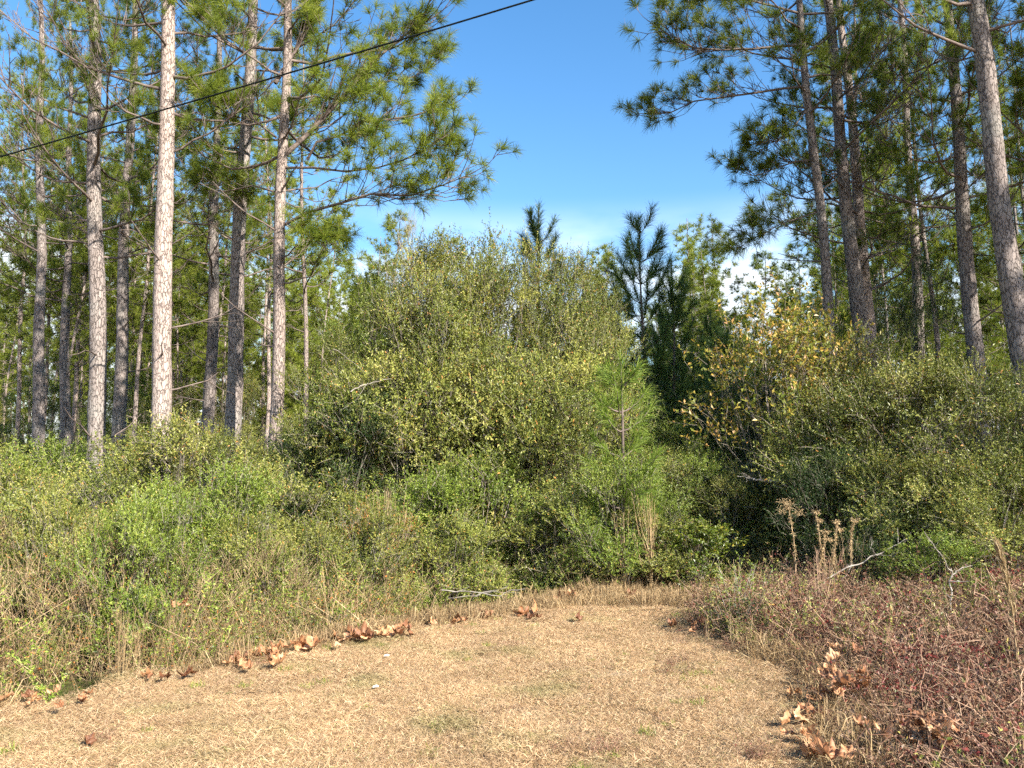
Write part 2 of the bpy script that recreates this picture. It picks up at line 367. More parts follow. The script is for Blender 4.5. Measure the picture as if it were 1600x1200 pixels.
# ditch water
m, n, l = new_mat('murky_water')
out = n.new('ShaderNodeOutputMaterial'); p = n.new('ShaderNodeBsdfPrincipled')
tc = n.new('ShaderNodeTexCoord'); no = n.new('ShaderNodeTexNoise'); no.inputs['Scale'].default_value = 5; no.inputs['Detail'].default_value = 6; l.new(tc.outputs['Object'], no.inputs['Vector'])
r = ramp(n, [(0.4, (0.020, 0.024, 0.010)), (0.55, (0.05, 0.06, 0.018)), (0.7, (0.13, 0.15, 0.035))]); l.new(no.outputs['Fac'], r.inputs['Fac']); l.new(r.outputs['Color'], p.inputs['Base Color'])
p.inputs['Roughness'].default_value = 0.05; b = n.new('ShaderNodeBump'); b.inputs['Strength'].default_value = 0.15; b.inputs['Distance'].default_value = 0.02
l.new(no.outputs['Fac'], b.inputs['Height']); l.new(b.outputs['Normal'], p.inputs['Normal']); l.new(p.outputs[0], out.inputs['Surface'])
a = np.linspace(0, 2 * math.pi, 33)[:-1]
WV = np.concatenate([[[0, 0, 0]], np.stack([np.cos(a) * 1.9, np.sin(a) * 0.95, a * 0], -1)])
WF = np.array([[0, 1 + i, 1 + (i + 1) % 32] for i in range(32)])
water = link('ditch_water', make_mesh('ditch_water', WV, WF, [m]), loc=(POOL[0], POOL[1], -0.20))
prop(water, 'shallow greenish ditch water below the grass edge', kind='structure')

# ------------------------------------------------------------------ pines
def make_pine(seed, H, r0, crown0, n_branch, reach, tuft_n, needle_l, needle_w, segs, ztop_dense, bend=0.25, dead=8, custom=None, custom_only_left=None, mat_n='needle', sides=18, tert=3, sep=True):
    """returns three meshes: trunk, branches, crown. custom: list of polylines (local) grown as extra limbs"""
    r = np.random.default_rng(seed)
    k = 46
    zz = np.linspace(-0.3, H, k)
    ph = r.uniform(0, 6.28, 4)
    cx = bend * (np.sin(zz / H * 3.0 + ph[0]) - math.sin(ph[0])) * zz / H + 0.03 * np.sin(zz * 1.1 + ph[1])
    cy = bend * (np.sin(zz / H * 2.6 + ph[2]) - math.sin(ph[2])) * zz / H + 0.03 * np.sin(zz * 0.9 + ph[3])
    rad = r0 * (1 - 0.80 * np.clip(zz / H, 0, 1) ** 1.15) * (1 + 0.25 * np.exp(-np.clip(zz, 0, 9) / 0.35))
    ang = np.arange(sides) / sides * 2 * math.pi
    lump = 1 + 0.045 * r.normal(size=(k, sides))
    V = np.stack([cx[:, None] + np.cos(ang) * rad[:, None] * lump, cy[:, None] + np.sin(ang) * rad[:, None] * lump, np.repeat(zz[:, None], sides, 1)], -1)
    T = Soup(); idx = np.arange(k * sides).reshape(k, sides); aa, bb = idx[:-1], idx[1:]
    T.add(V, np.stack([aa, np.roll(aa, -1, 1), np.roll(bb, -1, 1), bb], -1).reshape(-1, 4))
    trunk = T.mesh('trunk', [M['bark']], True)
    def spine(z): return np.array([np.interp(z, zz, cx), np.interp(z, zz, cy), z])
    B = Soup(); tufts = []; limbs = []
    B0 = B
    def limb(P, rb, thin=False, n_sec=None, start=0.35, sec_len=None):
        P = np.asarray(P); L = np.linalg.norm(np.diff(P, axis=0), axis=1).sum()
        B = Soup() if sep else B0
        B.tubes(P[None], np.linspace(rb, rb * 0.22, len(P))[None], 6)
        n_sec = n_sec or int(4 + L * 3.4)
        tp = np.sort(r.uniform(start, 1.0, n_sec)); tp[-1] = 1.0
        seg = np.linspace(0, 1, len(P))
        for t in tp:
            q = np.array([np.interp(t, seg, P[:, j]) for j in range(3)])
            q2 = np.array([np.interp(min(t + .08, 1), seg, P[:, j]) for j in range(3)]); q1 = np.array([np.interp(t - .08, seg, P[:, j]) for j in range(3)])
            d = (q2 - q1); d /= np.linalg.norm(d) + 1e-9
            s = np.cross(d, [0, 0, 1]); s /= np.linalg.norm(s) + 1e-9
            side = r.choice([-1, 1])
            d2 = d * r.uniform(0.4, 1.0) + s * side * r.uniform(0.2, 1.0) + np.array([0, 0, r.uniform(-0.15, 0.75)])
            if t == 1.0: d2 = d + np.array([0, 0, 0.25])
            d2 /= np.linalg.norm(d2)
            l2 = (sec_len or 0.28 * L + 0.25) * r.uniform(0.5, 1.1) * (1.15 - 0.6 * t)
            c = q + d2 * l2 * .5 + np.array([0, 0, -0.05 * l2]); e = q + d2 * l2 + np.array([0, 0, 0.10 * l2])
            B.tubes(np.stack([q, c, e])[None], np.array([[rb * .3, rb * .2, 0.005]]), 4)
            de = e - c; de /= np.linalg.norm(de)
            tufts.append((e, de, 1.0))
            for _ in range(r.integers(1, tert + 1)):
                u = r.uniform(0.3, 0.95); b0 = q + (c - q) * min(1, u * 2) if u < .5 else c + (e - c) * (u - .5) * 2
                d3 = de + r.normal(size=3) * 0.55 + np.array([0, 0, 0.35]); d3 /= np.linalg.norm(d3)
                l3 = r.uniform(0.14, 0.42); e3 = b0 + d3 * l3
                B.tubes(np.stack([b0, b0 + d3 * l3 * .5 + r.normal(size=3) * .01, e3])[None], np.array([[.008, .006, .004]]), 3)
                tufts.append((e3, unit(d3 + np.array([0, 0, .2])), r.uniform(.75, 1)))
        if sep: limbs.append(B.mesh('limb', [M['limb']], True))
    az = r.uniform(0, 6.28)
    for i in range(n_branch):
        t = (i + r.uniform(-.3, .3)) / n_branch
        z = crown0 + (H - 0.4 - crown0) * max(t, 0)
        az += 2.4 + r.normal() * .35
        f = max(t, 0)
        L = reach * (0.62 + 0.5 * math.sin(math.pi * min(1, f * 0.9 + 0.22))) * (1 - 0.62 * f) * r.uniform(0.6, 1.15)
        d = np.array([math.cos(az), math.sin(az), 0]); up = r.uniform(0.05, 0.45) + 0.5 * f
        s0 = spine(z); kk = 7; tt = np.linspace(0, 1, kk)[:, None]
        side = np.cross(d, [0, 0, 1]) * r.normal() * 0.18
        P = s0 + d * L * tt + side * L * tt ** 2 + np.array([0, 0, 1]) * L * (up * tt - 0.22 * np.sin(tt * 3.1) * r.uniform(0, 1) + 0.16 * tt ** 3)
        P[1:-1] += r.normal(size=(kk - 2, 3)) * 0.025 * L * .5
        dens = 1.0 if z < ztop_dense else 0.6
        limb(P, (0.011 + 0.008 * L) * (1 - .4 * f), n_sec=int((3.2 + L * 3.6) * dens))
    for i in range(dead):                                   # bare dead snags under the crown
        z = r.uniform(crown0 * 0.35, crown0 + 1.5); a_ = r.uniform(0, 6.28); L = r.uniform(0.15, 1.3)
        d = np.array([math.cos(a_), math.sin(a_), r.uniform(-.2, .5)]); tt = np.linspace(0, 1, 5)[:, None]
        if sep: B = Soup()
        P = spine(z) + d * L * tt + np.array([0, 0, 1]) * 0.2 * L * tt ** 2 + r.normal(size=(5, 3)) * 0.03 * L * tt
        B.tubes(P[None], np.linspace(0.020, 0.005, 5)[None], 5)
        if L > .6:
            for q in range(3):
                s = P[2 + q % 2]; e = s + (d + r.normal(size=3) * .6) * L * .3
                B.tubes(np.stack([s, (s + e) / 2 + r.normal(size=3) * .02, e])[None], np.array([[.008, .006, .003]]), 3)
        if sep: limbs.append(B.mesh('dead_limb', [M['limb']], True))
    for P, rb in (custom or []):
        limb(P, rb, start=0.22, n_sec=int(10 + 8.5 * np.linalg.norm(P[-1] - P[0])))
    branches = limbs if sep else B.mesh('branches', [M['limb']], True)
    C = Soup()
    pos = np.array([t[0] for t in tufts]); dr = unit(np.array([t[1] for t in tufts])); sz = np.array([t[2] for t in tufts])
    n = tuft_n
    D0 = np.repeat(dr, n, 0); P0 = np.repeat(pos, n, 0); S0 = np.repeat(sz, n)
    N_ = len(D0)
    th = r.uniform(.12, 1.0, N_) ** .8 * 1.45
    pp = perp(D0, r)
    D = unit(D0 * np.cos(th)[:, None] + pp * np.sin(th)[:, None])
    back = r.uniform(0, 0.09, N_)[:, None]
    Ln = needle_l * r.uniform(0.72, 1.08, N_) * S0
    A = np.clip(np.repeat(r.uniform(0, 1, len(pos)), n) * 0.55 + r.uniform(0, 0.42, N_), 0, 1)
    A = np.where(r.uniform(size=N_) < 0.012, 1.0, np.minimum(A, 0.93))
    C.needles(P0 - D0 * back + pp * 0.004, D, Ln, np.full(N_, needle_w), A, 0.14, segs)
    crown = C.mesh('crown', [M[mat_n]])
    return trunk, branches, crown

def place_pine(meshes, loc, rot=(0, 0, 0), scale=1.0, label='', group=None, bark=None, needles=None, cat='tree', name='pine_tree'):
    e = bpy.data.objects.new(name, None); COL.objects.link(e)
    e.location = loc; e.rotation_euler = rot; e.scale = (scale,) * 3
    prop(e, label, cat, group)
    flat = []
    for nm, me in zip(('trunk', 'branches', 'crown'), meshes):
        flat += [(q.name.split('.')[0], q) for q in me] if isinstance(me, list) else [(nm, me)]
    for nm, me in flat:
        c = link(nm, me, e)
        if nm == 'branches': c['kind'] = 'stuff'
        mm = bark if nm == 'trunk' else needles if nm == 'crown' else None
        if mm:
            c.material_slots[0].link = 'OBJECT'; c.material_slots[0].material = M[mm]
    return e

def lean_place(xb, yb, xt, yt, Y):
    """ground point below pixel xb at depth Y, and the lean (about Y) that carries the trunk through (xt, yt)"""
    a0 = at(xb, yb, Y); a1 = at(xt, yt, Y)
    sl = (a1[0] - a0[0]) / (a1[2] - a0[2])
    g = gz(a0[0], Y)
    return (a0[0] + sl * (g - a0[2]), Y, g), math.atan(sl)

HERO = [make_pine(s, H, .17, c0, nb, rc, 64, .26, .0056, 2, 12.5, bend=.12, dead=5, tert=2) for s, H, c0, nb, rc in
        ((11, 17, 5.6, 46, 2.7), (12, 18, 7.0, 40, 2.5), (13, 16, 6.2, 44, 2.6), (14, 18, 7.6, 38, 2.4))]

# the pine whose long limbs reach out over the clearing
def limb_px(pts, base, lean, dY):
    """local limb polyline from photo pixels; depth runs from the trunk's to + dY"""
    out_ = []
    for i, (x, y) in enumerate(pts):
        Y = base[1] + dY * i / (len(pts) - 1)
        q = Vector(at(x, y, Y)) - Vector(base)
        q = Matrix.Rotation(-lean, 3, 'Y') @ q
        out_.append(q)
    return np.array(out_)
b10, ln10 = lean_place(430, 700, 441, 250, 14.0)
cust = [([(437, 355), (480, 332), (530, 318), (580, 303), (640, 306), (690, 290), (735, 272)], .030, -1.2),
        ([(437, 250), (475, 215), (510, 180), (545, 140), (580, 100), (625, 60), (680, 25)], .050, .6),
        ([(480, 250), (495, 222), (530, 212), (570, 190), (610, 186), (650, 180), (700, 165)], .028, -.5),
        ([(445, 262), (490, 262), (540, 268), (590, 262), (630, 250), (665, 232), (690, 215)], .024, -1.5),
        ([(437, 345), (470, 360), (500, 380), (520, 400)], .018, -.6),
        ([(441, 160), (490, 150), (540, 158), (600, 128), (650, 120), (690, 95)], .022, 1.0),
        ([(430, 130), (455, 90), (480, 50), (500, 0)], .04, 0.3),
        ([(430, 300), (395, 290), (350, 300), (320, 280)], .02, 1.0),
        ([(432, 215), (400, 190), (360, 180), (330, 160)], .02, -1.0)]
HERO_OVER = make_pine(21, 17, .128, 7.4, 36, 2.5, 64, .26, .0056, 2, 12.5, bend=.02, dead=7, tert=2, custom=[(limb_px(a_, b10, ln10, d_), r_) for a_, r_, d_ in cust])
b_r1, ln_r1 = lean_place(1297, 500, 1250, 0, 15.0)
cust = [([(1253, 70), (1225, 72), (1180, 76), (1130, 78), (1085, 75), (1055, 60), (1020, 38)], .030, -.8),
        ([(1258, 135), (1225, 138), (1180, 145), (1130, 152), (1085, 158), (1050, 175), (1018, 178)], .028, .4),
        ([(1246, 20), (1210, 10), (1170, 0), (1130, -5), (1100, 0)], .026, -.6),
        ([(1272, 250), (1245, 252), (1215, 262), (1180, 275), (1150, 268)], .018, .5),
        ([(1262, 170), (1235, 205), (1215, 222), (1190, 215)], .016, -.6),
        ([(1280, 330), (1250, 340), (1215, 352), (1180, 375), (1145, 390)], .018, -.3)]
HERO_REACH = make_pine(22, 17.5, .112, 8.5, 32, 2.2, 64, .26, .0056, 2, 12.5, bend=.02, dead=5, tert=2, custom=[(limb_px(a_, b_r1, ln_r1, d_), r_) for a_, r_, d_ in cust])

def hero(meshes, loc, ln, az, scale, label, group, bark, needles=None):
    # the lean is applied outside the turn about the tree's own axis
    R = Matrix.Rotation(ln, 4, 'Y') @ Matrix.Rotation(az, 4, 'Z')
    return place_pine(meshes, loc, R.to_euler(), scale, label, group, bark, needles)
GL, GR = 'tall pines of the lit stand', 'tall pines of the shaded stand'
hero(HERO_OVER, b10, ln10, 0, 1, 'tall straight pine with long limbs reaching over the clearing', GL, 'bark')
hero(HERO_REACH, b_r1, ln_r1, 0, 1, 'leaning pine whose dark needle limbs reach furthest into the open sky', GR, 'bark_grey_shade')
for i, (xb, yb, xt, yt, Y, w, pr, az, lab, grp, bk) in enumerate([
    (152, 690, 147, 50, 14.5, 25, 0, 0.3, 'thick pine with grey shaded bark, lit along one edge', GL, 'bark_grey_shade'),
    (185, 660, 198, 290, 19.5, 15, 1, 2.0, 'dark slim pine just behind the thick grey one', GL, 'bark_grey_shade'),
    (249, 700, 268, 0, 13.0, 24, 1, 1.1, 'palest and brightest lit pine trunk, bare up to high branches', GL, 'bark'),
    (329, 610, 350, 0, 20.0, 18, 2, 4.0, 'shaded pine between the pale trunk and the dark one', GL, 'bark_grey_shade'),
    (363, 650, 384, 130, 15.5, 22, 3, 5.2, 'dark brown pine trunk close beside the limb-spreading pine', GL, 'bark_grey_shade'),
    (60, 660, 72, 200, 22, 11, 3, 3.3, 'thin dark pine in the lit stand, one of a close pair', GL, 'bark_grey_shade'),
    (100, 655, 104, 200, 24, 12, 2, 0.9, 'thin pine beside the close dark pair', GL, 'bark_grey_shade'),
    (1340, 500, 1287, 0, 16.0, 20, 1, 3.0, 'middle of three close leaning pines, lit down its front', GR, 'bark_grey_shade'),
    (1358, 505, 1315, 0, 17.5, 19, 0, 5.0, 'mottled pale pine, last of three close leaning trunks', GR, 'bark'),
    (1437, 540, 1418, 0, 21.0, 13, 3, 1.7, 'thin dark pine standing apart between two leaning pines', GR, 'bark_grey_shade'),
    (1525, 580, 1478, 0, 15.0, 21, 2, 0.2, 'leaning pine with pale dappled upper trunk', GR, 'bark_grey_shade'),
    (1603, 600, 1530, 0, 11.0, 31, 3, 2.4, 'thickest and closest dark leaning pine trunk', GR, 'bark_grey_shade')]):
    loc, ln = lean_place(xb, yb, xt, yt, Y)
    want = w / FPX * Y / 2 / .225
    t = hero(HERO[pr], loc, ln, az, 1.0, lab, grp, bk)
    t.children[0].scale = (want, want, 1)
# pines of the same stand out of view to the right, whose crowns shade the right-hand trees
for i, (x, y, pr) in enumerate([(12.5, 8.5, 0), (15.5, 12, 1), (14.5, 5.5, 2), (18, 8, 3), (19, 3, 0), (12.8, 14, 2), (21, 13, 1), (17, 17, 3), (10.4, 11.2, 1), (11.8, 9.6, 0), (10.3, 13.0, 2)]):
    place_pine(HERO[pr], (x, y, gz(x, y)), (0, 0, i * 1.3), 1.0, 'tall pine standing outside the view beyond the shaded stand', 'pines beyond the edge of view', 'bark_grey_shade')

# background stand: slender pines with shared meshes
FAR = [make_pine(40 + s, H, r0, c0, nb, rc, 24, .31, .017, 1, 30, bend=.3, dead=2, sides=8, tert=3, sep=False) for s, H, r0, c0, nb, rc in
       ((0, 13.5, .070, 5.2, 32, 1.9), (1, 15, .085, 6.2, 32, 2.1), (2, 12, .062, 2.6, 36, 2.0), (3, 16, .090, 6.8, 32, 2.1), (4, 10.5, .06, 1.2, 40, 2.0))]
def scatter(n, fn, mind, tries=6000, seed=0, avoid=()):
    r = np.random.default_rng(seed); out_ = list(avoid); k0 = len(out_)
    for _ in range(tries):
        x, y = fn(r)
        if all((x - a_) ** 2 + (y - b_) ** 2 > mind ** 2 for a_, b_ in out_): out_.append((x, y))
        if len(out_) - k0 >= n: break
    return out_[k0:]
def zone(x0, x1, Y0, Y1, power=1.0):
    def f(r):
        Y = Y0 + (Y1 - Y0) * r.uniform() ** power; px = r.uniform(x0, x1)
        return at(px, 700, Y)[0], Y
    return f
rr = random.Random(5)
MARKS = [(-400, 'the view edge'), (62, 'the close thin pair'), (152, 'the thick grey pine'), (250, 'the palest trunk'), (330, 'the shaded trunk'), (364, 'the dark brown trunk'), (432, 'the limb-spreading pine'),
         (545, 'the thicket edge'), (690, 'the thicket top'), (845, 'the narrow young pine'), (1000, 'the tall young pine'), (1150, 'the trail'), (1215, 'the oak'), (1297, 'the first leaning pine'), (1350, 'the mottled pine'), (1437, 'the thin dark pine'), (1525, 'the dappled pine'), (1600, 'the thickest pine'), (3000, 'the view edge')]
ORD = ['nearest', 'second nearest', 'third nearest', 'fourth nearest', 'fifth nearest', 'sixth nearest', 'seventh nearest', 'eighth nearest', 'ninth nearest', 'tenth nearest', 'eleventh nearest', 'twelfth nearest', 'thirteenth nearest', 'fourteenth nearest', 'fifteenth nearest', 'sixteenth nearest', 'seventeenth nearest', 'eighteenth nearest', 'nineteenth nearest', 'twentieth nearest', 'third farthest', 'second farthest', 'farthest']
def place_words(spots, base):
    """one label per spot: what it is, between which landmarks, how far back"""
    cells = {}
    for i, (x, y) in enumerate(spots):
        px_ = 800 + x / y * FPX
        k = max(j for j in range(len(MARKS)) if MARKS[j][0] <= max(px_, -399))
        cells.setdefault(k, []).append((y, i))
    out_ = {}
    for k, v in cells.items():
        a_, b_ = MARKS[k][1], MARKS[k + 1][1]
        for j, (y, i) in enumerate(sorted(v)):
            out_[i] = (ORD[min(j, 22)] + ' ' if len(v) > 1 else 'only ') + base + ' seen between ' + a_ + ' and ' + b_
    return out_
for zn, (cnt, box, mind, lab, grp, pick, bk) in enumerate([
    (86, (-120, 500, 25, 80, 1.0), 1.7, 'slender sunlit pine', 'slender pines behind the lit stand', (0, 1, 3, 0, 1), 'bark'),
    (30, (-150, 560, 48, 95, 1.0), 3.4, 'far bushy pine', 'distant bushy pines', (2, 4, 0), 'bark'),
    (14, (430, 590, 30, 48, 1.0), 2.2, 'low bushy pine', 'low bushy pines closing the gap beside the thicket', (4, 2, 4), 'bark'),
    (20, (520, 760, 42, 80, 1.0), 3.0, 'far pine crown', 'distant pines above the thicket', (0, 2, 4), 'bark'),
    (16, (900, 1130, 32, 60, 1.0), 3.0, 'far low pine', 'distant pines in the gap', (4, 2, 4), 'bark'),
    (20, (1090, 1300, 30, 62, 1.0), 2.6, 'dark bushy pine', 'bushy pines beyond the oak', (4, 2, 0), 'bark_grey_shade'),
    (44, (1300, 1720, 21, 60, 1.0), 1.9, 'shaded slim pine', 'pines behind the leaning trunks', (0, 1, 3, 2, 4), 'bark_grey_shade')]):
    spots = scatter(cnt, zone(*box), mind, seed=zn + 3); words_ = place_words(spots, lab)
    for i_, (x, y) in enumerate(spots):
        lab = words_[i_]
        s = rr.uniform(.88, 1.12)
        if zn in (2,): s = 1.0
        place_pine(FAR[rr.choice(pick)], (x, y, gz(x, y)), (rr.uniform(-.03, .03), rr.uniform(-.03, .03), rr.uniform(0, 6.28)), s, lab, grp, bk, 'needle_far' if zn in (0, 1, 2, 3, 4) else None)

# young pines: a leader and whorls dressed with needles along their whole length
def make_young(seed, H, reach, needle_l, n_per_m, w, up=0.9, droop=.1, mat_n='needle_shade', whorl=.55):
    r = np.random.default_rng(seed); T = Soup(); B = Soup(); C = Soup()
    k = 12; zz = np.linspace(-.1, H, k); P = np.stack([.04 * np.sin(zz * 1.1 + seed), .04 * np.cos(zz * .9), zz], -1)
    T.tubes(P[None], np.linspace(.012 + .008 * H, .008, k)[None], 8)
    segs_ = [(P[-4:], 1.0)]
    z = H * .25
    while z < H - .25:
        nb = r.integers(3, 6); a0 = r.uniform(0, 6.28); f = (z - H * .25) / (H * .75)
        for j in range(nb):
            a_ = a0 + j * 6.28 / nb + r.normal() * .25; L = (reach * (1 - f) ** .8 + .22) * r.uniform(.65, 1.1)
            d = np.array([math.cos(a_), math.sin(a_), 0]); tt = np.linspace(0, 1, 6)[:, None]
            Q = np.array([0, 0, z]) + d * L * tt ** .85 + np.array([0, 0, 1]) * L * up * (.35 * tt + .65 * tt ** 2)
            B.tubes(Q[None], np.linspace(.012, .005, 6)[None], 4); segs_.append((Q, .95))
            for _ in range(int(L * 2.5)):
                i0 = r.integers(2, 5); s = Q[i0]; e = s + unit(d + r.normal(size=3) * .6 + [0, 0, up * .7]) * r.uniform(.15, .35)
                W_ = np.stack([s, (s + e) / 2, e]); B.tubes(W_[None], np.array([[.006, .005, .004]]), 3); segs_.append((W_, 1.0))
        z += whorl * r.uniform(.75, 1.25)
    for Q, cov in segs_:
        L = np.linalg.norm(np.diff(Q, axis=0), axis=1).sum(); n_ = int(n_per_m * L * .75) + 25
        t = 1 - r.uniform(0, .8, n_) * cov ; sg = np.linspace(0, 1, len(Q))
        c = np.stack([np.interp(t, sg, Q[:, j]) for j in range(3)], -1)
        c2 = np.stack([np.interp(np.minimum(t + .1, 1), sg, Q[:, j]) for j in range(3)], -1); c1 = np.stack([np.interp(t - .1, sg, Q[:, j]) for j in range(3)], -1)
        D0 = unit(c2 - c1); th = np.clip(np.abs(r.normal(.58, .25, n_)), .1, 1.5)
        D = unit(D0 * np.cos(th)[:, None] + perp(D0, r) * np.sin(th)[:, None])
        C.needles(c, D, needle_l * r.uniform(.7, 1.1, n_), np.full(n_, w), r.uniform(0, 1, n_), droop, 2)
    return T.mesh('trunk', [M['limb']], True), B.mesh('branches', [M['limb']], True), C.mesh('crown', [M[mat_n]])
YP = [make_young(61, 7.4, .7, .27, 420, .006, up=1.5), make_young(62, 7.0, 1.15, .30, 420, .006, up=1.3)]
YD = 19.0
for xt, yt, xb, pr, az, lab in ((843, 322, 846, 0, .5, 'narrow dark young pine poking up above the thicket top'),
                                (998, 342, 1008, 1, 1.0, 'tall dark young pine with upswept whorls in the gap'),
                                (1050, 410, 1056, 0, 2.6, 'shorter dark young pine leaning its limbs outward in the gap')):
    tp = at(xt, yt, YD); g = gz(at(xb, 700, YD)[0], YD); h = tp[2] - g; H0 = (7.4, 7.0)[pr]
    bx_ = at(xb, 700, YD)[0]
    place_pine(YP[pr], (bx_, YD, g), (0, math.atan((tp[0] - bx_) / h), az), h / H0, lab, 'dark young pines in the gap', name='young_pine')
gap_ = ((4.4, 23, .85), (5.6, 21, .75), (3.4, 28, 1.0), (6.6, 26, .9)); words_ = place_words([q_[:2] for q_ in gap_], 'shaded young pine')
for i_, (x, y, s) in enumerate(gap_):
    place_pine(YP[int(x) % 2], (x, y, gz(x, y)), (0, 0, x), s, words_[i_], 'young pines filling the gap', name='young_pine')
SAP = make_young(63, 2.6, .26, .27, 330, .0045, up=.75, droop=.28, mat_n='needle_young', whorl=.28)
q = at(967, 545, 11.4); g = gz(q[0], 11.4)
place_pine(SAP, (q[0], 11.4, g), (0, 0, .4), (q[2] - g) / 2.75, 'bright green long-needled pine sapling standing in the thicket edge', name='pine_sapling')
q = at(935, 800, 11.0)

# ------------------------------------------------------------------ shrubs
def make_shrub(seed, H, R, clumps, sprays, leaves, LL, LW, twig='twig', leaf='leaf_olive', spread=.10, bare=.15, low=.10, spray_len=(.22, .48), stem_r=.014, upward=.45, vmix=.35, wood=.35):
    r = np.random.default_rng(seed); W = Soup(); F = Soup()
    # lumpy dome outline
    az = r.uniform(0, 2 * math.pi, clumps); t = low + (1 - low) * r.uniform(0, 1, clumps) ** .85
    prof = np.sqrt(np.clip(1 - ((t - .42) / .60) ** 2, 0.02, 1))
    ph = r.uniform(0, 6.28, 3)
    lump = 1 + .16 * np.sin(az * 2 + ph[0]) + .13 * np.sin(az * 3 + ph[1] + t * 4) + .08 * np.sin(az * 7 + ph[2] + t * 9)
    f = r.uniform(0, 1, clumps) ** .33
    rad = R * prof * lump * f
    hz = H * t * (1 + .08 * np.sin(az * 3 + ph[2]))
    C = np.stack([np.cos(az) * rad, np.sin(az) * rad, hz], -1)
    base = r.normal(size=(clumps, 3)) * [.16 * R, .16 * R, 0]; base[:, 2] = -.1
    kk = 7; tt = np.linspace(0, 1, kk)[None, :, None]
    ctl = base * .6 + C * [.35, .35, .62] + r.normal(size=(clumps, 3)) * .06 * R
    P = (1 - tt) ** 2 * base[:, None] + 2 * tt * (1 - tt) * ctl[:, None] + tt ** 2 * C[:, None]
    P[:, 1:-1] += r.normal(size=(clumps, kk - 2, 3)) * .012 * R
    W.tubes(P, np.linspace(stem_r, .003, kk)[None] * r.uniform(.5, 1.3, (clumps, 1)), 4)
    # sprays
    Cc = np.repeat(C, sprays, 0); n = len(Cc)
    outw = unit(Cc * [1, 1, .4] + [0, 0, 1e-3])
    off = r.normal(size=(n, 3)); off = unit(off) * np.abs(r.normal(size=(n, 1))) ** .6
    s0 = Cc + off * spread * R ** .5 * [1, 1, .62]
    d = unit(outw * .45 + off * .45 + [0, 0, upward] + r.normal(size=(n, 3)) * .45)
    L = r.uniform(*spray_len, n)
    mid = s0 + d * L[:, None] * .5 + r.normal(size=(n, 3)) * .025; e = s0 + d * L[:, None] - np.array([0, 0, 1]) * L[:, None] * .10
    wk = r.uniform(size=n) < wood; W.tubes(np.stack([s0 - d * .08, mid, e], 1)[wk], np.broadcast_to([.0034, .0026, .0012], (wk.sum(), 3)), 3)
    keep = r.uniform(size=n) > bare
    s0, mid, e, d, L = s0[keep], mid[keep], e[keep], d[keep], L[keep]
    cv = np.repeat(r.uniform(0, 1, clumps), sprays)[keep]; n = len(s0)
    u = np.tile(np.linspace(.05, 1, leaves), n) + r.normal(size=n * leaves) * .03; u = np.clip(u, 0, 1.02)[:, None]
    a_, b_, c_ = (np.repeat(x, leaves, 0) for x in (s0, mid, e))
    pt = np.where(u < .5, a_ + (b_ - a_) * u * 2, b_ + (c_ - b_) * (u - .5) * 2)
    dd = np.repeat(d, leaves, 0); side = perp(dd, r)
    ax = unit(dd * .55 + side * .75 + r.normal(size=side.shape) * .15)
    nr = unit(r.normal(size=side.shape) * .5 + np.repeat(outw[keep], leaves, 0) * .75 + [0, 0, .45])
    m_ = len(pt); sz = r.uniform(.6, 1.15, m_)
    A = np.clip(np.repeat(cv, leaves) * vmix + r.uniform(0, 1 - vmix, m_), 0, 1)
    A = np.where(r.uniform(size=m_) < .02, 1.0, A * .95)
    F.leaves(pt, ax, nr, LL * sz, LW * sz, A)
    return W.mesh('stems', [M[twig]]), F.mesh('foliage', [M[leaf]])
SH = {
    'big': make_shrub(101, 5.0, 1.9, 115, 40, 19, .050, .020, bare=.05, spread=.23, vmix=.5),
    'big2': make_shrub(102, 4.6, 1.7, 90, 38, 19, .050, .020, bare=.08, spread=.25, upward=.7, vmix=.5),
    'mid': make_shrub(103, 2.8, 1.25, 58, 40, 19, .047, .019, bare=.05, spread=.21, vmix=.5),
    'mid2': make_shrub(104, 2.6, 1.2, 50, 38, 19, .048, .019, bare=.1, spread=.24, upward=.6, vmix=.5),
    'low': make_shrub(105, 1.7, .85, 36, 32, 19, .038, .017, bare=.05, spread=.18, spray_len=(.16, .36), stem_r=.009, vmix=.5),
    'low2': make_shrub(106, 1.6, .9, 32, 32, 19, .040, .017, bare=.1, spread=.2, spray_len=(.16, .4), stem_r=.009, upward=.8, vmix=.5),
    'wiry': make_shrub(107, 1.7, .8, 60, 15, 10, .034, .015, twig='twig_tan', leaf='leaf_orange', bare=.3, spread=.2, spray_len=(.2, .5), stem_r=.007, upward=1.0, low=.15, wood=.8),
    'oak': make_shrub(108, 4.3, 1.6, 62, 12, 9, .095, .052, leaf='leaf_autumn', bare=.2, spread=.26, spray_len=(.25, .5), low=.5, stem_r=.02, vmix=.3, wood=.8),
    'yellow': make_shrub(109, 1.3, .62, 50, 10, 12, .078, .032, leaf='leaf_yellow', bare=.05, spread=.14, spray_len=(.14, .3), stem_r=.009, low=.1),
    'bare': make_shrub(110, 5.2, 1.0, 60, 9, 3, .03, .014, twig='twig', leaf='leaf_olive', bare=.7, spread=.16, spray_len=(.25, .6), low=.55, upward=.9, wood=1),
}
SH_H = {'big': 5.25, 'big2': 4.9, 'mid': 3.0, 'mid2': 2.85, 'low': 1.85, 'low2': 1.8, 'wiry': 2.0, 'oak': 4.5, 'yellow': 1.45, 'bare': 5.6}
SH_R = {'big': 2.05, 'big2': 1.9, 'mid': 1.4, 'mid2': 1.35, 'low': .98, 'low2': 1.05, 'wiry': 1.0, 'oak': 1.8, 'yellow': .75, 'bare': 1.2}
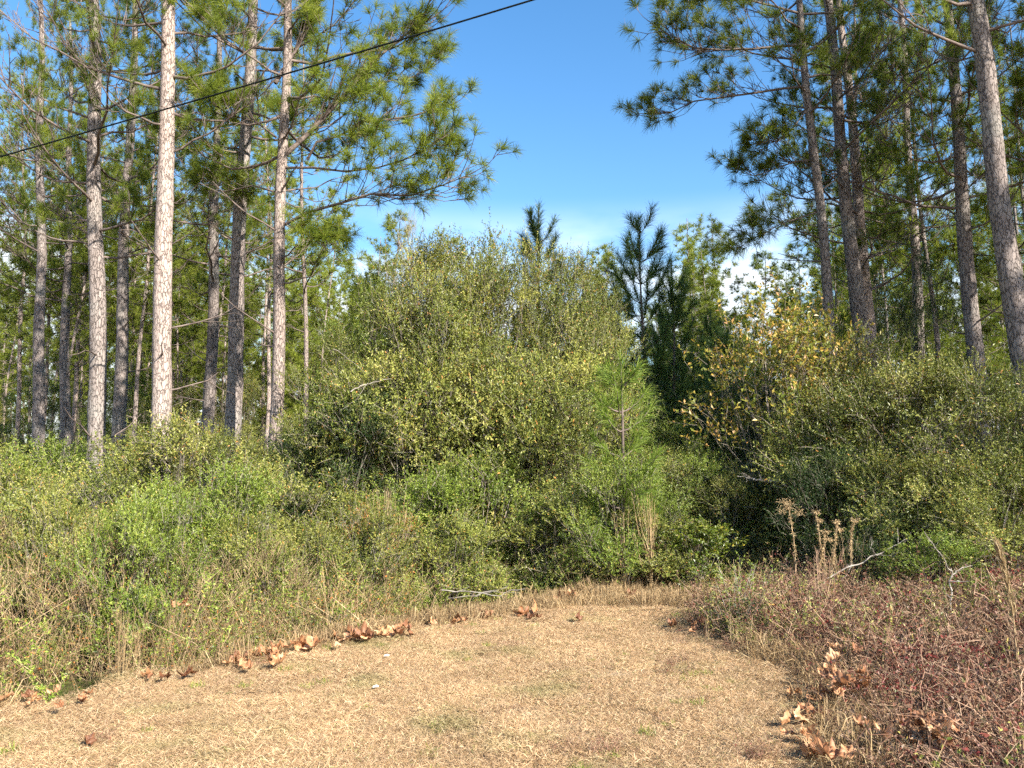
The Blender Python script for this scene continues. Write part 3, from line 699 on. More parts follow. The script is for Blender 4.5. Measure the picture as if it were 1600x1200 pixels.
def shrub(px, top, Y, wpx, kind, leaf, label, group=None, cat='bush', twig=None, name='shrub'):
    tp = at(px, top, Y); g = gz(tp[0], Y); h = tp[2] - g
    sz = h / SH_H[kind]; sx = wpx / FPX * Y / 2 / SH_R[kind]
    e = bpy.data.objects.new(name, None); COL.objects.link(e)
    e.location = (tp[0], Y, g); e.rotation_euler = (0, 0, rr.uniform(0, 6.28)); e.scale = (sx, sx, sz)
    prop(e, label, cat, group)
    for nm, me in zip(('stems', 'foliage'), SH[kind]):
        c = link(nm, me, e); mm = twig if nm == 'stems' else leaf
        if mm: c.material_slots[0].link = 'OBJECT'; c.material_slots[0].material = M[mm]
    return e
GT, GB, GS, GD = 'bushes of the great central thicket', 'bushes along the ditch bank', 'bushes at the foot of the thicket', 'bushes beside the dark trail'
for a_ in [
    # great thicket, back row
    (700, 392, 15.2, 330, 'big', 'leaf_olive', 'tallest dome of the great thicket, olive leaved with grey twigs', GT),
    (800, 384, 15.8, 300, 'big2', 'leaf_olive', 'high thicket bush directly under the narrow dark pine', GT),
    (890, 412, 15.0, 240, 'big', 'leaf_olive', 'twiggy thicket shoulder where vines stick up against the sky', GT),
    (605, 440, 15.0, 260, 'big2', 'leaf_green', 'yellowish green thicket bush next to the bare twiggy treelet', GT),
    (545, 520, 14.2, 230, 'big2', 'leaf_olive', 'sloping thicket bush with arching dead branch, beside the pines', GT),
    (640, 345, 17.0, 150, 'bare', None, 'bare grey twiggy treelet rising behind the thicket', None),
    (930, 470, 16.5, 220, 'big', 'leaf_dark', 'dark shaded bush behind the thicket shoulder', GT),
    # middle row
    (655, 425, 13.9, 300, 'big', 'leaf_olive', 'sunlit dome of the thicket just below the bare twiggy treelet', GT),
    (790, 405, 14.0, 290, 'big', 'leaf_olive', 'fullest sunlit dome at the heart of the thicket', GT),
    (885, 450, 13.9, 210, 'big2', 'leaf_olive', 'sunlit thicket dome sloping down towards the pine sapling', GT),
    (1205, 745, 12.6, 130, 'mid', 'leaf_dark', 'bush added deep inside the trail hollow to darken it', GD),  # added to block light; the hollow's shade is also painted into its leaves
    (1255, 700, 11.9, 120, 'mid2', 'leaf_dark', 'bush added over the far side of the trail hollow to darken it', GD),  # second bush added for the hollow's darkness, leaves painted dark
    (640, 540, 13.6, 300, 'mid', 'leaf_olive', 'olive bush low in the thicket face, dark hollow beneath it', GT),
    (760, 520, 13.7, 300, 'mid2', 'leaf_olive', 'twig-filled bush in the middle of the thicket face', GT),
    (870, 540, 13.6, 280, 'mid', 'leaf_olive', 'pale olive bush beside the bright pine sapling', GT),
    (540, 620, 13.0, 240, 'mid2', 'leaf_dark', 'dark tangled bush under the arching dead branch', GT),
    (1010, 690, 12.6, 190, 'mid', 'leaf_olive', 'bush just past the bright pine sapling', GT),
    (1142, 735, 11.9, 120, 'mid', 'leaf_olive', 'narrow olive bush walling the near side of the trail hollow', GD),
    (1085, 700, 12.6, 170, 'mid', 'leaf_green', 'fresh green bush between sapling and trail hollow', GD),
    (1100, 700, 13.5, 200, 'mid2', 'leaf_olive', 'bush at the near side of the dark trail mouth', GD),
    # foot of the thicket
    (640, 745, 11.8, 250, 'low', 'leaf_green', 'bright green rounded bush at the thicket foot', GS),
    (760, 725, 12.0, 250, 'low2', 'leaf_green', 'brightest green bush at the middle of the thicket foot', GS),
    (860, 770, 11.7, 220, 'low', 'leaf_olive', 'low olive bush between bright green one and the sapling', GS),
    (965, 722, 11.1, 190, 'low2', 'leaf_green', 'low leafy bush under the bright pine sapling', GS),
    (1030, 790, 11.2, 180, 'low', 'leaf_olive', 'low shaded bush with dead grass stalks in front', GS),
    (1088, 812, 10.7, 125, 'yellow', 'leaf_yellow', 'glossy yellow-green broad-leaved bush by the trail mouth', None),
    (520, 770, 11.3, 230, 'low', 'leaf_olive', 'olive bush with scattered orange leaves on the bank', GB),
    (430, 735, 11.4, 220, 'low2', 'leaf_olive', 'olive bush standing at the foot of the limb-spreading pine', GB),
    (590, 800, 10.6, 180, 'low2', 'leaf_orange', 'sparse bush speckled with orange leaves on the bank', GB),
    (700, 800, 11.0, 180, 'low', 'leaf_olive', 'dense low bush where the bank meets the clearing', GS),
    # left bank
    (330, 730, 9.8, 230, 'low', 'leaf_green', 'vivid green bush on the bank in front of the pale trunk', GB),
    (235, 765, 9.0, 230, 'low2', 'leaf_green', 'vivid green bush on the bank near the ditch water', GB),
    (285, 785, 8.3, 230, 'low', 'leaf_green', 'bright green bush pushing forward out of the straw near the ditch', GB),
    (195, 800, 7.9, 190, 'low2', 'leaf_green', 'leafy green bush standing over the straw behind the ditch water', GB),
    (420, 800, 9.1, 190, 'low', 'leaf_olive', 'rounded olive bush just behind the brightest dead leaf pile', GB),
    (95, 800, 8.2, 200, 'low2', 'leaf_olive', 'olive bush above the golden straw at the ditch', GB),
    (570, 800, 10.0, 190, 'low', 'leaf_olive', 'full olive bush behind the clearing bend', GB),
    (120, 760, 9.4, 240, 'low', 'leaf_olive', 'weedy green bush above the orange-speckled stems', GB),
    (20, 740, 9.8, 230, 'low2', 'leaf_olive', 'weedy bush at the photo edge above the ditch', GB),
    (-60, 770, 8.6, 220, 'wiry', 'leaf_orange', 'wiry tan bush cut by the photo edge above the ditch', GB),
    (60, 860, 7.9, 220, 'wiry', 'leaf_orange', 'wiry bush with bright orange leaves beside the ditch water', GB),
    (170, 830, 8.0, 200, 'wiry', 'leaf_orange', 'tan stemmy bush right behind the ditch water', GB),
    (300, 850, 8.4, 200, 'wiry', 'leaf_olive', 'stemmy olive bush over the fallen leaf line', GB),
    (400, 830, 9.0, 200, 'wiry', 'leaf_green', 'thin-stemmed green bush at the leaf line', GB),
    (480, 830, 9.7, 190, 'low2', 'leaf_olive', 'olive bush just uphill of the piled dead leaves', GB),
    (300, 665, 12.0, 260, 'low2', 'leaf_olive', 'tall weedy bush around the base of the dark brown pine', GB),
    (170, 690, 12.2, 250, 'low', 'leaf_olive', 'bush around the base of the thick grey pine', GB),
    (60, 700, 12.4, 250, 'low2', 'leaf_green', 'bush below the thin pines at the stand edge', GB),
    (-60, 690, 12.0, 240, 'low', 'leaf_olive', 'bush cut by the photo edge below the thin pines', GB),
    (380, 680, 13.0, 220, 'mid2', 'leaf_olive', 'loose bush between the dark brown pine and the limb-spreading pine', GB),
    (470, 690, 14.0, 200, 'mid', 'leaf_dark', 'dark bush behind the limb-spreading pine', GB),
    # right side
    (1212, 478, 12.6, 330, 'oak', 'leaf_autumn', 'young oak with large yellow and orange leaves', None, 'tree', None, 'oak_tree'),
    (1300, 520, 12.0, 200, 'oak', 'leaf_autumn', 'smaller yellowing oak sapling touching the first leaning pine', None, 'tree', None, 'oak_tree'),
    (1400, 555, 11.2, 330, 'mid', 'leaf_olive', 'largest rounded olive bush below the leaning pines', GD),
    (1300, 590, 11.6, 270, 'mid2', 'leaf_olive', 'bush between the yellow oak and the largest rounded bush', GD),
    (1530, 570, 10.4, 300, 'mid2', 'leaf_olive', 'sunlit bush under the thickest leaning pine', GD),
    (1640, 600, 9.8, 260, 'mid', 'leaf_olive', 'bush cut by the photo edge under the thickest pine', GD),
    (1290, 690, 10.8, 180, 'mid', 'leaf_dark', 'dark bush overhanging the trail mouth under the oak', GD),
    (1420, 700, 9.9, 250, 'mid', 'leaf_olive', 'dense glossy bush in front of the largest rounded bush', GD),
    (1550, 720, 9.2, 250, 'mid2', 'leaf_olive', 'near dense bush behind the tall straw plume', GD),
    (1345, 800, 9.6, 150, 'low', 'leaf_dark', 'low dark bush at the far bank of the trail', GD),
    (1450, 830, 8.9, 180, 'low', 'leaf_green', 'low bright bush behind the pale forked twig', GD),
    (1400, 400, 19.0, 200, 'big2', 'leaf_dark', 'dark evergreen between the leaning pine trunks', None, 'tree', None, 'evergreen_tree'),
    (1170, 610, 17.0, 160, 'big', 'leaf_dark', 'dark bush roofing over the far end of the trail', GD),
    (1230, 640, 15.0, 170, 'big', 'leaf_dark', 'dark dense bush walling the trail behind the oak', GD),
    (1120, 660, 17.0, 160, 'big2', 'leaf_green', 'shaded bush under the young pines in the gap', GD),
    (1045, 650, 16.0, 150, 'mid', 'leaf_green', 'shaded bush between thicket and young pines', GD)]:
    shrub(*a_)
# understorey deeper in both stands
for zn, (cnt, box, mind, kinds, lab, grp) in enumerate([
    (34, (-150, 540, 15, 30, 1.0), 1.5, ('low', 'low2', 'mid2', 'mid'), 'undergrowth bush', 'undergrowth bushes in the lit stand'),
    (50, (-150, 800, 30, 62, 1.0), 2.6, ('mid', 'big'), 'far sunlit bush', 'distant bushes in the lit stand'),
    (30, (1010, 1720, 15, 30, 1.0), 1.7, ('mid', 'mid2', 'big2'), 'dark undergrowth bush', 'undergrowth bushes in the dark wood'),
    (18, (850, 1720, 32, 60, 1.0), 3.2, ('mid', 'big'), 'far dark bush', 'distant bushes in the dark wood')]):
    spots = scatter(cnt, zone(*box), mind, seed=50 + zn); words_ = place_words(spots, lab)
    for i_, (x, y) in enumerate(spots):
        lab = words_[i_]
        px_ = 800 + x / y * FPX
        k = rr.choice(kinds); e = bpy.data.objects.new('shrub', None); COL.objects.link(e)
        s = rr.uniform(.7, 1.0); e.location = (x, y, gz(x, y)); e.scale = (s * 1.1, s * 1.1, s * (.75, 1.15, .75, 1.15)[zn]); e.rotation_euler = (0, 0, rr.uniform(0, 6.28))
        prop(e, lab, 'bush', grp)
        for nm, me in zip(('stems', 'foliage'), SH[k]):
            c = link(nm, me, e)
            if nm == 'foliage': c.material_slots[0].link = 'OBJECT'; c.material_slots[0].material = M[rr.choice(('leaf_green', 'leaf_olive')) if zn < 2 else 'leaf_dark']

# ------------------------------------------------------------------ scattered stuff (geometry nodes: nobody could count it)
def scatter_stuff(name, label, protos, P, rz, sc, tilt=0.12):
    """instances of the proto meshes on points P; protos live only inside this node group's objects"""
    coll = bpy.data.collections.new(name + '_pieces')
    for me in protos:
        coll.objects.link(bpy.data.objects.new(name + '_piece', me))
    me = bpy.data.meshes.new(name); me.vertices.add(len(P)); me.vertices.foreach_set('co', np.asarray(P, np.float32).ravel())
    rot = np.stack([rng.normal(size=len(P)) * tilt, rng.normal(size=len(P)) * tilt, rz], -1).astype(np.float32)
    a = me.attributes.new('rot', 'FLOAT_VECTOR', 'POINT'); a.data.foreach_set('vector', rot.ravel())
    a = me.attributes.new('sc', 'FLOAT', 'POINT'); a.data.foreach_set('value', np.asarray(sc, np.float32))
    a = me.attributes.new('pick', 'INT', 'POINT'); a.data.foreach_set('value', rng.integers(0, len(protos), len(P)).astype(np.int32))
    o = link(name, me)
    ng = bpy.data.node_groups.new(name, 'GeometryNodeTree')
    ng.interface.new_socket('Geometry', in_out='INPUT', socket_type='NodeSocketGeometry'); ng.interface.new_socket('Geometry', in_out='OUTPUT', socket_type='NodeSocketGeometry')
    gi = ng.nodes.new('NodeGroupInput'); go = ng.nodes.new('NodeGroupOutput'); ip = ng.nodes.new('GeometryNodeInstanceOnPoints')
    ci = ng.nodes.new('GeometryNodeCollectionInfo'); ci.inputs['Collection'].default_value = coll; ci.inputs['Separate Children'].default_value = True; ci.inputs['Reset Children'].default_value = True
    def named(nm, t):
        q = ng.nodes.new('GeometryNodeInputNamedAttribute'); q.data_type = t; q.inputs['Name'].default_value = nm; return q.outputs['Attribute']
    ng.links.new(gi.outputs[0], ip.inputs['Points']); ng.links.new(ci.outputs[0], ip.inputs['Instance']); ip.inputs['Pick Instance'].default_value = True
    ng.links.new(named('pick', 'INT'), ip.inputs['Instance Index']); ng.links.new(named('sc', 'FLOAT'), ip.inputs['Scale'])
    er = ng.nodes.new('FunctionNodeEulerToRotation'); ng.links.new(named('rot', 'FLOAT_VECTOR'), er.inputs[0]); ng.links.new(er.outputs[0], ip.inputs['Rotation'])
    ng.links.new(ip.outputs[0], go.inputs[0])
    md = o.modifiers.new('scatter', 'NODES'); md.node_group = ng
    prop(o, label, kind='stuff')
    return o
def blades(seed, n, R, L, W, lie, mat, name, curl=.35, leaf=None, taper=1.0):
    """patch of bent blades; lie: 0 upright .. 1 flat"""
    r = np.random.default_rng(seed); S = Soup()
    a = r.uniform(0, 6.28, n); rad = R * np.sqrt(r.uniform(0, 1, n))
    b = np.stack([np.cos(a) * rad, np.sin(a) * rad, np.full(n, -.005)], -1)
    el = np.radians(np.clip(r.normal(*lie, n), 4, 92)); az = r.uniform(0, 6.28, n)
    D = np.stack([np.cos(az) * np.cos(el), np.sin(az) * np.cos(el), np.sin(el)], -1)
    S.needles(b, D, r.uniform(*L, n), r.uniform(*W, n), r.uniform(0, 1, n), curl, 2)
    return S.mesh(name, [mat])
def grid_points(poly, step, extra=None):
    x0, y0 = poly.min(0); x1, y1 = poly.max(0)
    X, Y = np.meshgrid(np.arange(x0, x1, step), np.arange(y0, y1, step)); X = X.ravel(); Y = Y.ravel()
    X = X + rng.uniform(-.5, .5, len(X)) * step; Y = Y + rng.uniform(-.5, .5, len(Y)) * step
    k = inside(poly, X, Y)
    if extra is not None: k &= extra(X, Y)
    X, Y = X[k], Y[k]
    return np.stack([X, Y, ground_z(X, Y)], -1)

turf_p = [blades(200 + i, 2300, .32, (.022, .062), (.0012, .0027), (22, 16), M['turf'], 'turf_piece', .15) for i in range(4)]
P = grid_points(TURF, .21, lambda X, Y: (Y > 2.2))
scatter_stuff('dead_grass', 'short tan dead grass covering the clearing with green patches', turf_p, P, rng.uniform(0, 6.28, len(P)), rng.uniform(.8, 1.15, len(P)), .04)

tw = [blades(210, 70, .07, (.04, .10), (.002, .004), (50, 20), M['leaf_green'], 'weed_piece', .2), blades(211, 90, .10, (.05, .12), (.0015, .003), (45, 22), M['straw'], 'weed_piece', .3),
      blades(212, 80, .10, (.04, .10), (.0015, .003), (40, 22), M['bramble_stem'], 'weed_piece', .3)]
P = grid_points(TURF, .16, lambda X, Y: (np.sin(X * 2.1 + 2) * np.sin(Y * 1.7) + .6 * np.sin(X * 5.3 - Y * 3.1) + rng.normal(size=len(X)) * .7 > .95) & (Y > 2.2))
scatter_stuff('turf_weeds', 'small green weeds and ragged tufts dotted over the dead turf', tw, P, rng.uniform(0, 6.28, len(P)), rng.uniform(.4, 1.0, len(P)), .1)

# ragged longer dead grass where the clearing ends
longg = [blades(220 + i, 150, .16, (.10, .30), (.0025, .0055), (58, 20), M['straw'], 'straw_piece', .35) for i in range(4)]
RIM = np.array([on_ground(*p) for p in [(640, 985), (900, 945), (1080, 950), (1130, 960), (1160, 900), (1120, 885), (900, 890), (640, 915), (420, 960), (300, 1010), (250, 1040), (420, 1025)]])
P = grid_points(RIM, .17)
def in_gap(X, Y): return inside(np.array([(-4.05, 6.8), (-3.1, 6.75), (-2.75, 5.3), (-3.3, 5.2)]), X, Y)      # bare bank and open water
LB = np.array([on_ground(*p) for p in [(-300, 1135), (20, 1108), (60, 1100), (170, 1085), (240, 1060), (370, 1044), (500, 1010), (620, 988)]] + [(-1.2, 9.0), (-4, 8.4), (-9, 8.2)])
P2 = grid_points(LB, .20, lambda X, Y: ~((np.hypot((X - POOL[0]) / .75, (Y - POOL[1]) / .55) < 1)) & ~in_gap(X, Y))
P = np.concatenate([P, P2])
scatter_stuff('dry_grass_fringe', 'ragged straw grass fringe around the clearing edge', longg, P, rng.uniform(0, 6.28, len(P)), rng.uniform(.6, 1.25, len(P)), .15)

# tall tan stems along the ditch bank and thicket foot
def stem_patch(seed, n, H, mat, leafm=None, nl=0, name='stem_piece'):
    r = np.random.default_rng(seed); S = Soup()
    b = np.stack([r.normal(size=n) * .16, r.normal(size=n) * .16, np.full(n, -.03)], -1)
    D = unit(np.stack([r.normal(size=n) * .28, r.normal(size=n) * .28, np.ones(n)], -1)); L = r.uniform(*H, n)
    mid = b + D * L[:, None] * .55 + r.normal(size=(n, 3)) * .02; e = b + D * L[:, None] + np.stack([D[:, 0], D[:, 1], D[:, 2] * 0 - .06], -1) * L[:, None] * .5
    S.tubes(np.stack([b, mid, e], 1), np.broadcast_to([.0038, .0028, .0012], (n, 3)), 3, r.uniform(0, 1, n))
    k = 5; t = r.uniform(.35, .95, (n, k)); s = b[:, None] + (e - b)[:, None] * t[..., None]; s = s.reshape(-1, 3)
    e2 = s + unit(np.repeat(D, k, 0) * .8 + r.normal(size=s.shape) * .6) * r.uniform(.06, .26, (n * k, 1))
    S.tubes(np.stack([s, (s + e2) / 2 + r.normal(size=s.shape) * .008, e2], 1), np.broadcast_to([.0018, .0014, .0008], (n * k, 3)), 3, np.repeat(r.uniform(0, 1, n), k))
    me = S.mesh(name, [mat])
    if leafm:
        F = Soup(); m_ = n * nl; i_ = r.integers(0, len(s), m_); u = r.uniform(0, 1, (m_, 1)); pt = s[i_] + (e2 - s)[i_] * u
        ax = unit(r.normal(size=(m_, 3)) + [0, 0, .4]); F.leaves(pt, ax, unit(r.normal(size=(m_, 3)) + [0, 0, 1]), r.uniform(.018, .035, m_), r.uniform(.009, .016, m_), r.uniform(0, 1, m_))
        V = np.concatenate([np.concatenate(S.V), np.concatenate(F.V)]); nS = S.n
        me = make_mesh(name, V, [np.concatenate(S.F[4]), np.concatenate(F.F[3]) + nS], [mat, leafm], np.concatenate([np.concatenate(S.A), np.concatenate(F.A)]))
        nq = len(np.concatenate(S.F[4])); mi = np.zeros(len(me.polygons), np.int32); mi[nq:] = 1; me.polygons.foreach_set('material_index', mi)
    return me
tall = [stem_patch(240 + i, 15, (.35, .95), M['straw'], M['leaf_orange'], 14) for i in range(4)]
BANK = np.array([on_ground(*p) for p in [(-300, 1115), (20, 1085)]] + [(-5.2, 6.9), (-3.4, 7.0)] + [on_ground(*p) for p in [(250, 1045), (370, 1030), (500, 998), (640, 972)]] + [(-1.6, 9.6), (-3.2, 10.8), (-12, 10.8)])
P = grid_points(BANK, .30, lambda X, Y: (dist_line(EDGE, X, Y) < 1.7 + .5 * np.sin(X * 2.3)) & ~in_gap(X, Y))
tall_left = 1 + .35 * (P[:, 0] < -4.3)
scatter_stuff('dry_weed_stems', 'tangle of tan weed stems with orange leaves on the ditch bank', tall, P, rng.uniform(0, 6.28, len(P)), rng.uniform(.55, 1.15, len(P)) * tall_left, .1)
green = [stem_patch(260 + i, 12, (.4, 1.0), M['twig_tan'], M['leaf_green'], 60) for i in range(4)]
BANK2 = np.array([(-12, 8.6), (-5, 8.0), (-2.6, 8.9), (-1.4, 9.8), (-.6, 10.8), (2.6, 11.0), (2.6, 12.4), (-2, 13.5), (-14, 14)])
P = grid_points(BANK2, .36)
P = np.concatenate([P, grid_points(BANK, .60, lambda X, Y: ~in_gap(X, Y))])
scatter_stuff('green_undergrowth', 'leafy green weeds filling between the bank bushes', green, P, rng.uniform(0, 6.28, len(P)), rng.uniform(.8, 1.35, len(P)), .1)
FOOT = np.array([on_ground(*p) for p in [(640, 935), (800, 918), (950, 908), (1110, 905), (1110, 880), (640, 895)]])
P = grid_points(FOOT, .2)
scatter_stuff('brown_weed_stems', 'short brown weed stems at the foot of the thicket', tall, P, rng.uniform(0, 6.28, len(P)), rng.uniform(.3, .6, len(P)), .2)

# red brambles
def bramble_patch(seed):
    r = np.random.default_rng(seed); S = Soup(); F = Soup(); n = 26
    b = np.stack([r.normal(size=n) * .14, r.normal(size=n) * .14, np.full(n, -.02)], -1); a = r.uniform(0, 6.28, n); L = r.uniform(.18, .48, n)
    h = np.stack([np.cos(a), np.sin(a), a * 0], -1)
    tt = np.linspace(0, 1, 5)[None, :, None]
    P = b[:, None] + h[:, None] * L[:, None, None] * tt * r.uniform(.2, .9, (n, 1, 1)) + np.array([0, 0, 1]) * L[:, None, None] * (1.5 * tt - .8 * tt ** 2) * r.uniform(.5, 1, (n, 1, 1)) + r.normal(size=(n, 5, 3)) * .008
    S.tubes(P, np.broadcast_to([.003, .0026, .002, .0016, .001], (n, 5)), 3, r.uniform(0, 1, n))
    k = 4; i_ = np.repeat(np.arange(n), k); j_ = r.integers(1, 5, n * k); s = P[i_, j_]; e = s + unit(r.normal(size=s.shape) + [0, 0, .8]) * r.uniform(.04, .14, (n * k, 1))
    S.tubes(np.stack([s, (s + e) / 2, e], 1), np.broadcast_to([.0016, .0012, .0007], (n * k, 3)), 3, np.repeat(r.uniform(0, 1, n), k))
    nl = 190; i_ = r.integers(0, n * k, nl); pt = s[i_] + (e - s)[i_] * r.uniform(0, 1, (nl, 1))
    ax = unit(r.normal(size=(nl, 3)) + [0, 0, .2]); A = np.clip(r.uniform(0, .6) * .3 + r.uniform(0, 1, nl) * .85, 0, 1)
    F.leaves(pt, ax, unit(r.normal(size=(nl, 3)) * .7 + [0, 0, 1]), r.uniform(.014, .032, nl), r.uniform(.010, .020, nl), A)
    V = np.concatenate([np.concatenate(S.V), np.concatenate(F.V)])
    me = make_mesh('bramble_piece', V, [np.concatenate(S.F[4]), np.concatenate(F.F[3]) + S.n], [M['bramble_stem'], M['bramble']], np.concatenate([np.concatenate(S.A), np.concatenate(F.A)]))
    nq = len(np.concatenate(S.F[4])); mi = np.zeros(len(me.polygons), np.int32); mi[nq:] = 1; me.polygons.foreach_set('material_index', mi)
    return me
bp_ = [bramble_patch(300 + i) for i in range(6)]
P = grid_points(BRAMBLE, .125)
edge = dist_line(BRAMBLE, P[:, 0], P[:, 1])
sc = (.42 + .72 * sstep(0, .9, edge) + .35 * sstep(3.4, 5.2, P[:, 0])) * rng.uniform(.7, 1.25, len(P))
keep = rng.uniform(size=len(P)) < .25 + .6 * sstep(0, .5, edge)
P, sc = P[keep], sc[keep]
Q = np.array([on_ground(*q_) for q_ in [(950, 1182), (880, 1180), (945, 1185), (1050, 1058), (1060, 1035), (1045, 1040), (150, 1162), (415, 1035), (402, 1040), (1170, 1185), (1180, 1180), (1190, 1185), (720, 970), (1100, 1005), (1140, 1020), (1060, 1005)]])
P = np.concatenate([P, np.column_stack([Q, ground_z(Q[:, 0], Q[:, 1])])]); sc = np.concatenate([sc, rng.uniform(.25, .5, len(Q))])
scatter_stuff('red_brambles', 'low dark red and brown bramble cover beside the clearing', bp_, P, rng.uniform(0, 6.28, len(P)), sc, .15)
gw = [stem_patch(280 + i, 8, (.25, .55), M['twig_tan'], M['leaf_olive'], 40) for i in range(3)]
P = grid_points(BRAMBLE, .36, lambda X, Y: (np.sin(X * 1.7 + 1) * np.cos(Y * 1.3) + rng.normal(size=len(X)) * .5 > .25) | ((Y > 6.9) & (rng.uniform(size=len(X)) < .75)))
scatter_stuff('green_weeds', 'olive green weeds growing up through the red brambles', gw, P, rng.uniform(0, 6.28, len(P)), rng.uniform(.5, 1.2, len(P)) * (1 + .3 * (P[:, 0] > 4)), .15)
P = grid_points(BRAMBLE, .17)
scatter_stuff('bramble_grass', 'thin dead grass standing through the red brambles', longg, P, rng.uniform(0, 6.28, len(P)), rng.uniform(.6, 1.3, len(P)), .2)

# ------------------------------------------------------------------ big dead leaves, one object each
m, n, l = new_mat('curled_dead_leaf')
out = n.new('ShaderNodeOutputMaterial'); mixs = n.new('ShaderNodeMixShader'); mixs.inputs[0].default_value = .22
p = n.new('ShaderNodeBsdfPrincipled'); p.inputs['Roughness'].default_value = .6; t = n.new('ShaderNodeBsdfTranslucent')
tc = n.new('ShaderNodeTexCoord'); no = n.new('ShaderNodeTexNoise'); no.inputs['Scale'].default_value = 14; no.inputs['Detail'].default_value = 6; l.new(tc.outputs['Object'], no.inputs['Vector'])
r = ramp(n, [(.3, (.24, .11, .05)), (.5, (.52, .30, .15)), (.7, (.64, .45, .28))]); l.new(no.outputs['Fac'], r.inputs['Fac'])
oi = n.new('ShaderNodeObjectInfo'); r2 = ramp(n, [(0, (.30, .20, .16)), (.4, (.70, .54, .45)), (.8, (1.0, .88, .78)), (1, (1.1, 1.05, 1.0))]); l.new(oi.outputs['Random'], r2.inputs['Fac'])
mm = n.new('ShaderNodeMix'); mm.data_type = 'RGBA'; mm.blend_type = 'MULTIPLY'; mm.inputs['Factor'].default_value = 1; l.new(r.outputs['Color'], mm.inputs['A']); l.new(r2.outputs['Color'], mm.inputs['B'])
l.new(mm.outputs['Result'], p.inputs['Base Color']); l.new(mm.outputs['Result'], t.inputs['Color'])
l.new(p.outputs[0], mixs.inputs[1]); l.new(t.outputs[0], mixs.inputs[2]); l.new(mixs.outputs[0], out.inputs['Surface'])
M['dead_leaf'] = m
def big_leaf(seed):
    """a lobed sycamore-like leaf, curled and creased, with its stalk"""
    r = np.random.default_rng(seed); ns, nr_ = 40, 6
    th = np.linspace(0, 2 * math.pi, ns, endpoint=False)
    tri = np.abs(((th * 5 / (2 * math.pi)) % 1) - .5) * 2; lobes = .70 + .27 * tri ** 1.5 + .07 * np.abs(((th * 20 / (2 * math.pi)) % 1) - .5) + .025 * r.normal(size=ns)
    lobes *= 1 - .35 * np.exp(-((np.abs(th - math.pi)) / .35) ** 2)
    V = [[0, 0, 0]]; R = .10
    for k in range(1, nr_ + 1):
        f = k / nr_
        for i in range(ns): V.append([R * f * lobes[i] * math.cos(th[i]), R * f * lobes[i] * math.sin(th[i]), 0])
    V = np.array(V); x, y = V[:, 0].copy(), V[:, 1].copy(); rd = np.hypot(x, y)
    a = r.uniform(0, 3.14); c1, c2 = r.uniform(2, 10), r.uniform(-3, 5); u = x * math.cos(a) + y * math.sin(a); w = -x * math.sin(a) + y * math.cos(a)
    V[:, 2] = c1 * u * u + c2 * w * w + .010 * np.cos(np.arctan2(y, x) * 5) * rd / R + .012 * np.sin(u * 55 + r.uniform(0, 6)) * rd / R + .008 * np.sin(w * 90 + r.uniform(0, 6)) + .006 * np.sin((u + w) * 130)
    V[:, 0] += .008 * np.sin(y * 60 + r.uniform(0, 6)); V[:, 1] *= r.uniform(.65, 1.0)
    ru = .8 + .0 * u; V[:, 0] *= ru
    F = [[0, 1 + i, 1 + (i + 1) % ns] for i in range(ns)]; Q = []
    for k in range(nr_ - 1):
        for i in range(ns):
            a_, b_ = 1 + k * ns + i, 1 + k * ns + (i + 1) % ns; Q.append([a_, a_ + ns, b_ + ns, b_])
    S = Soup(); S.add(V, np.array(F)); S.F.setdefault(4, []).append(np.array(Q))
    S.tubes(np.array([[[0, 0, 0], [-.05, 0, .004], [-.12, r.normal() * .02, .015]]]), np.array([[.0015, .0018, .0022]]), 4)
    return S.mesh('dead_leaf', [M['dead_leaf']], True)
LEAF = [big_leaf(400 + i) for i in range(8)]
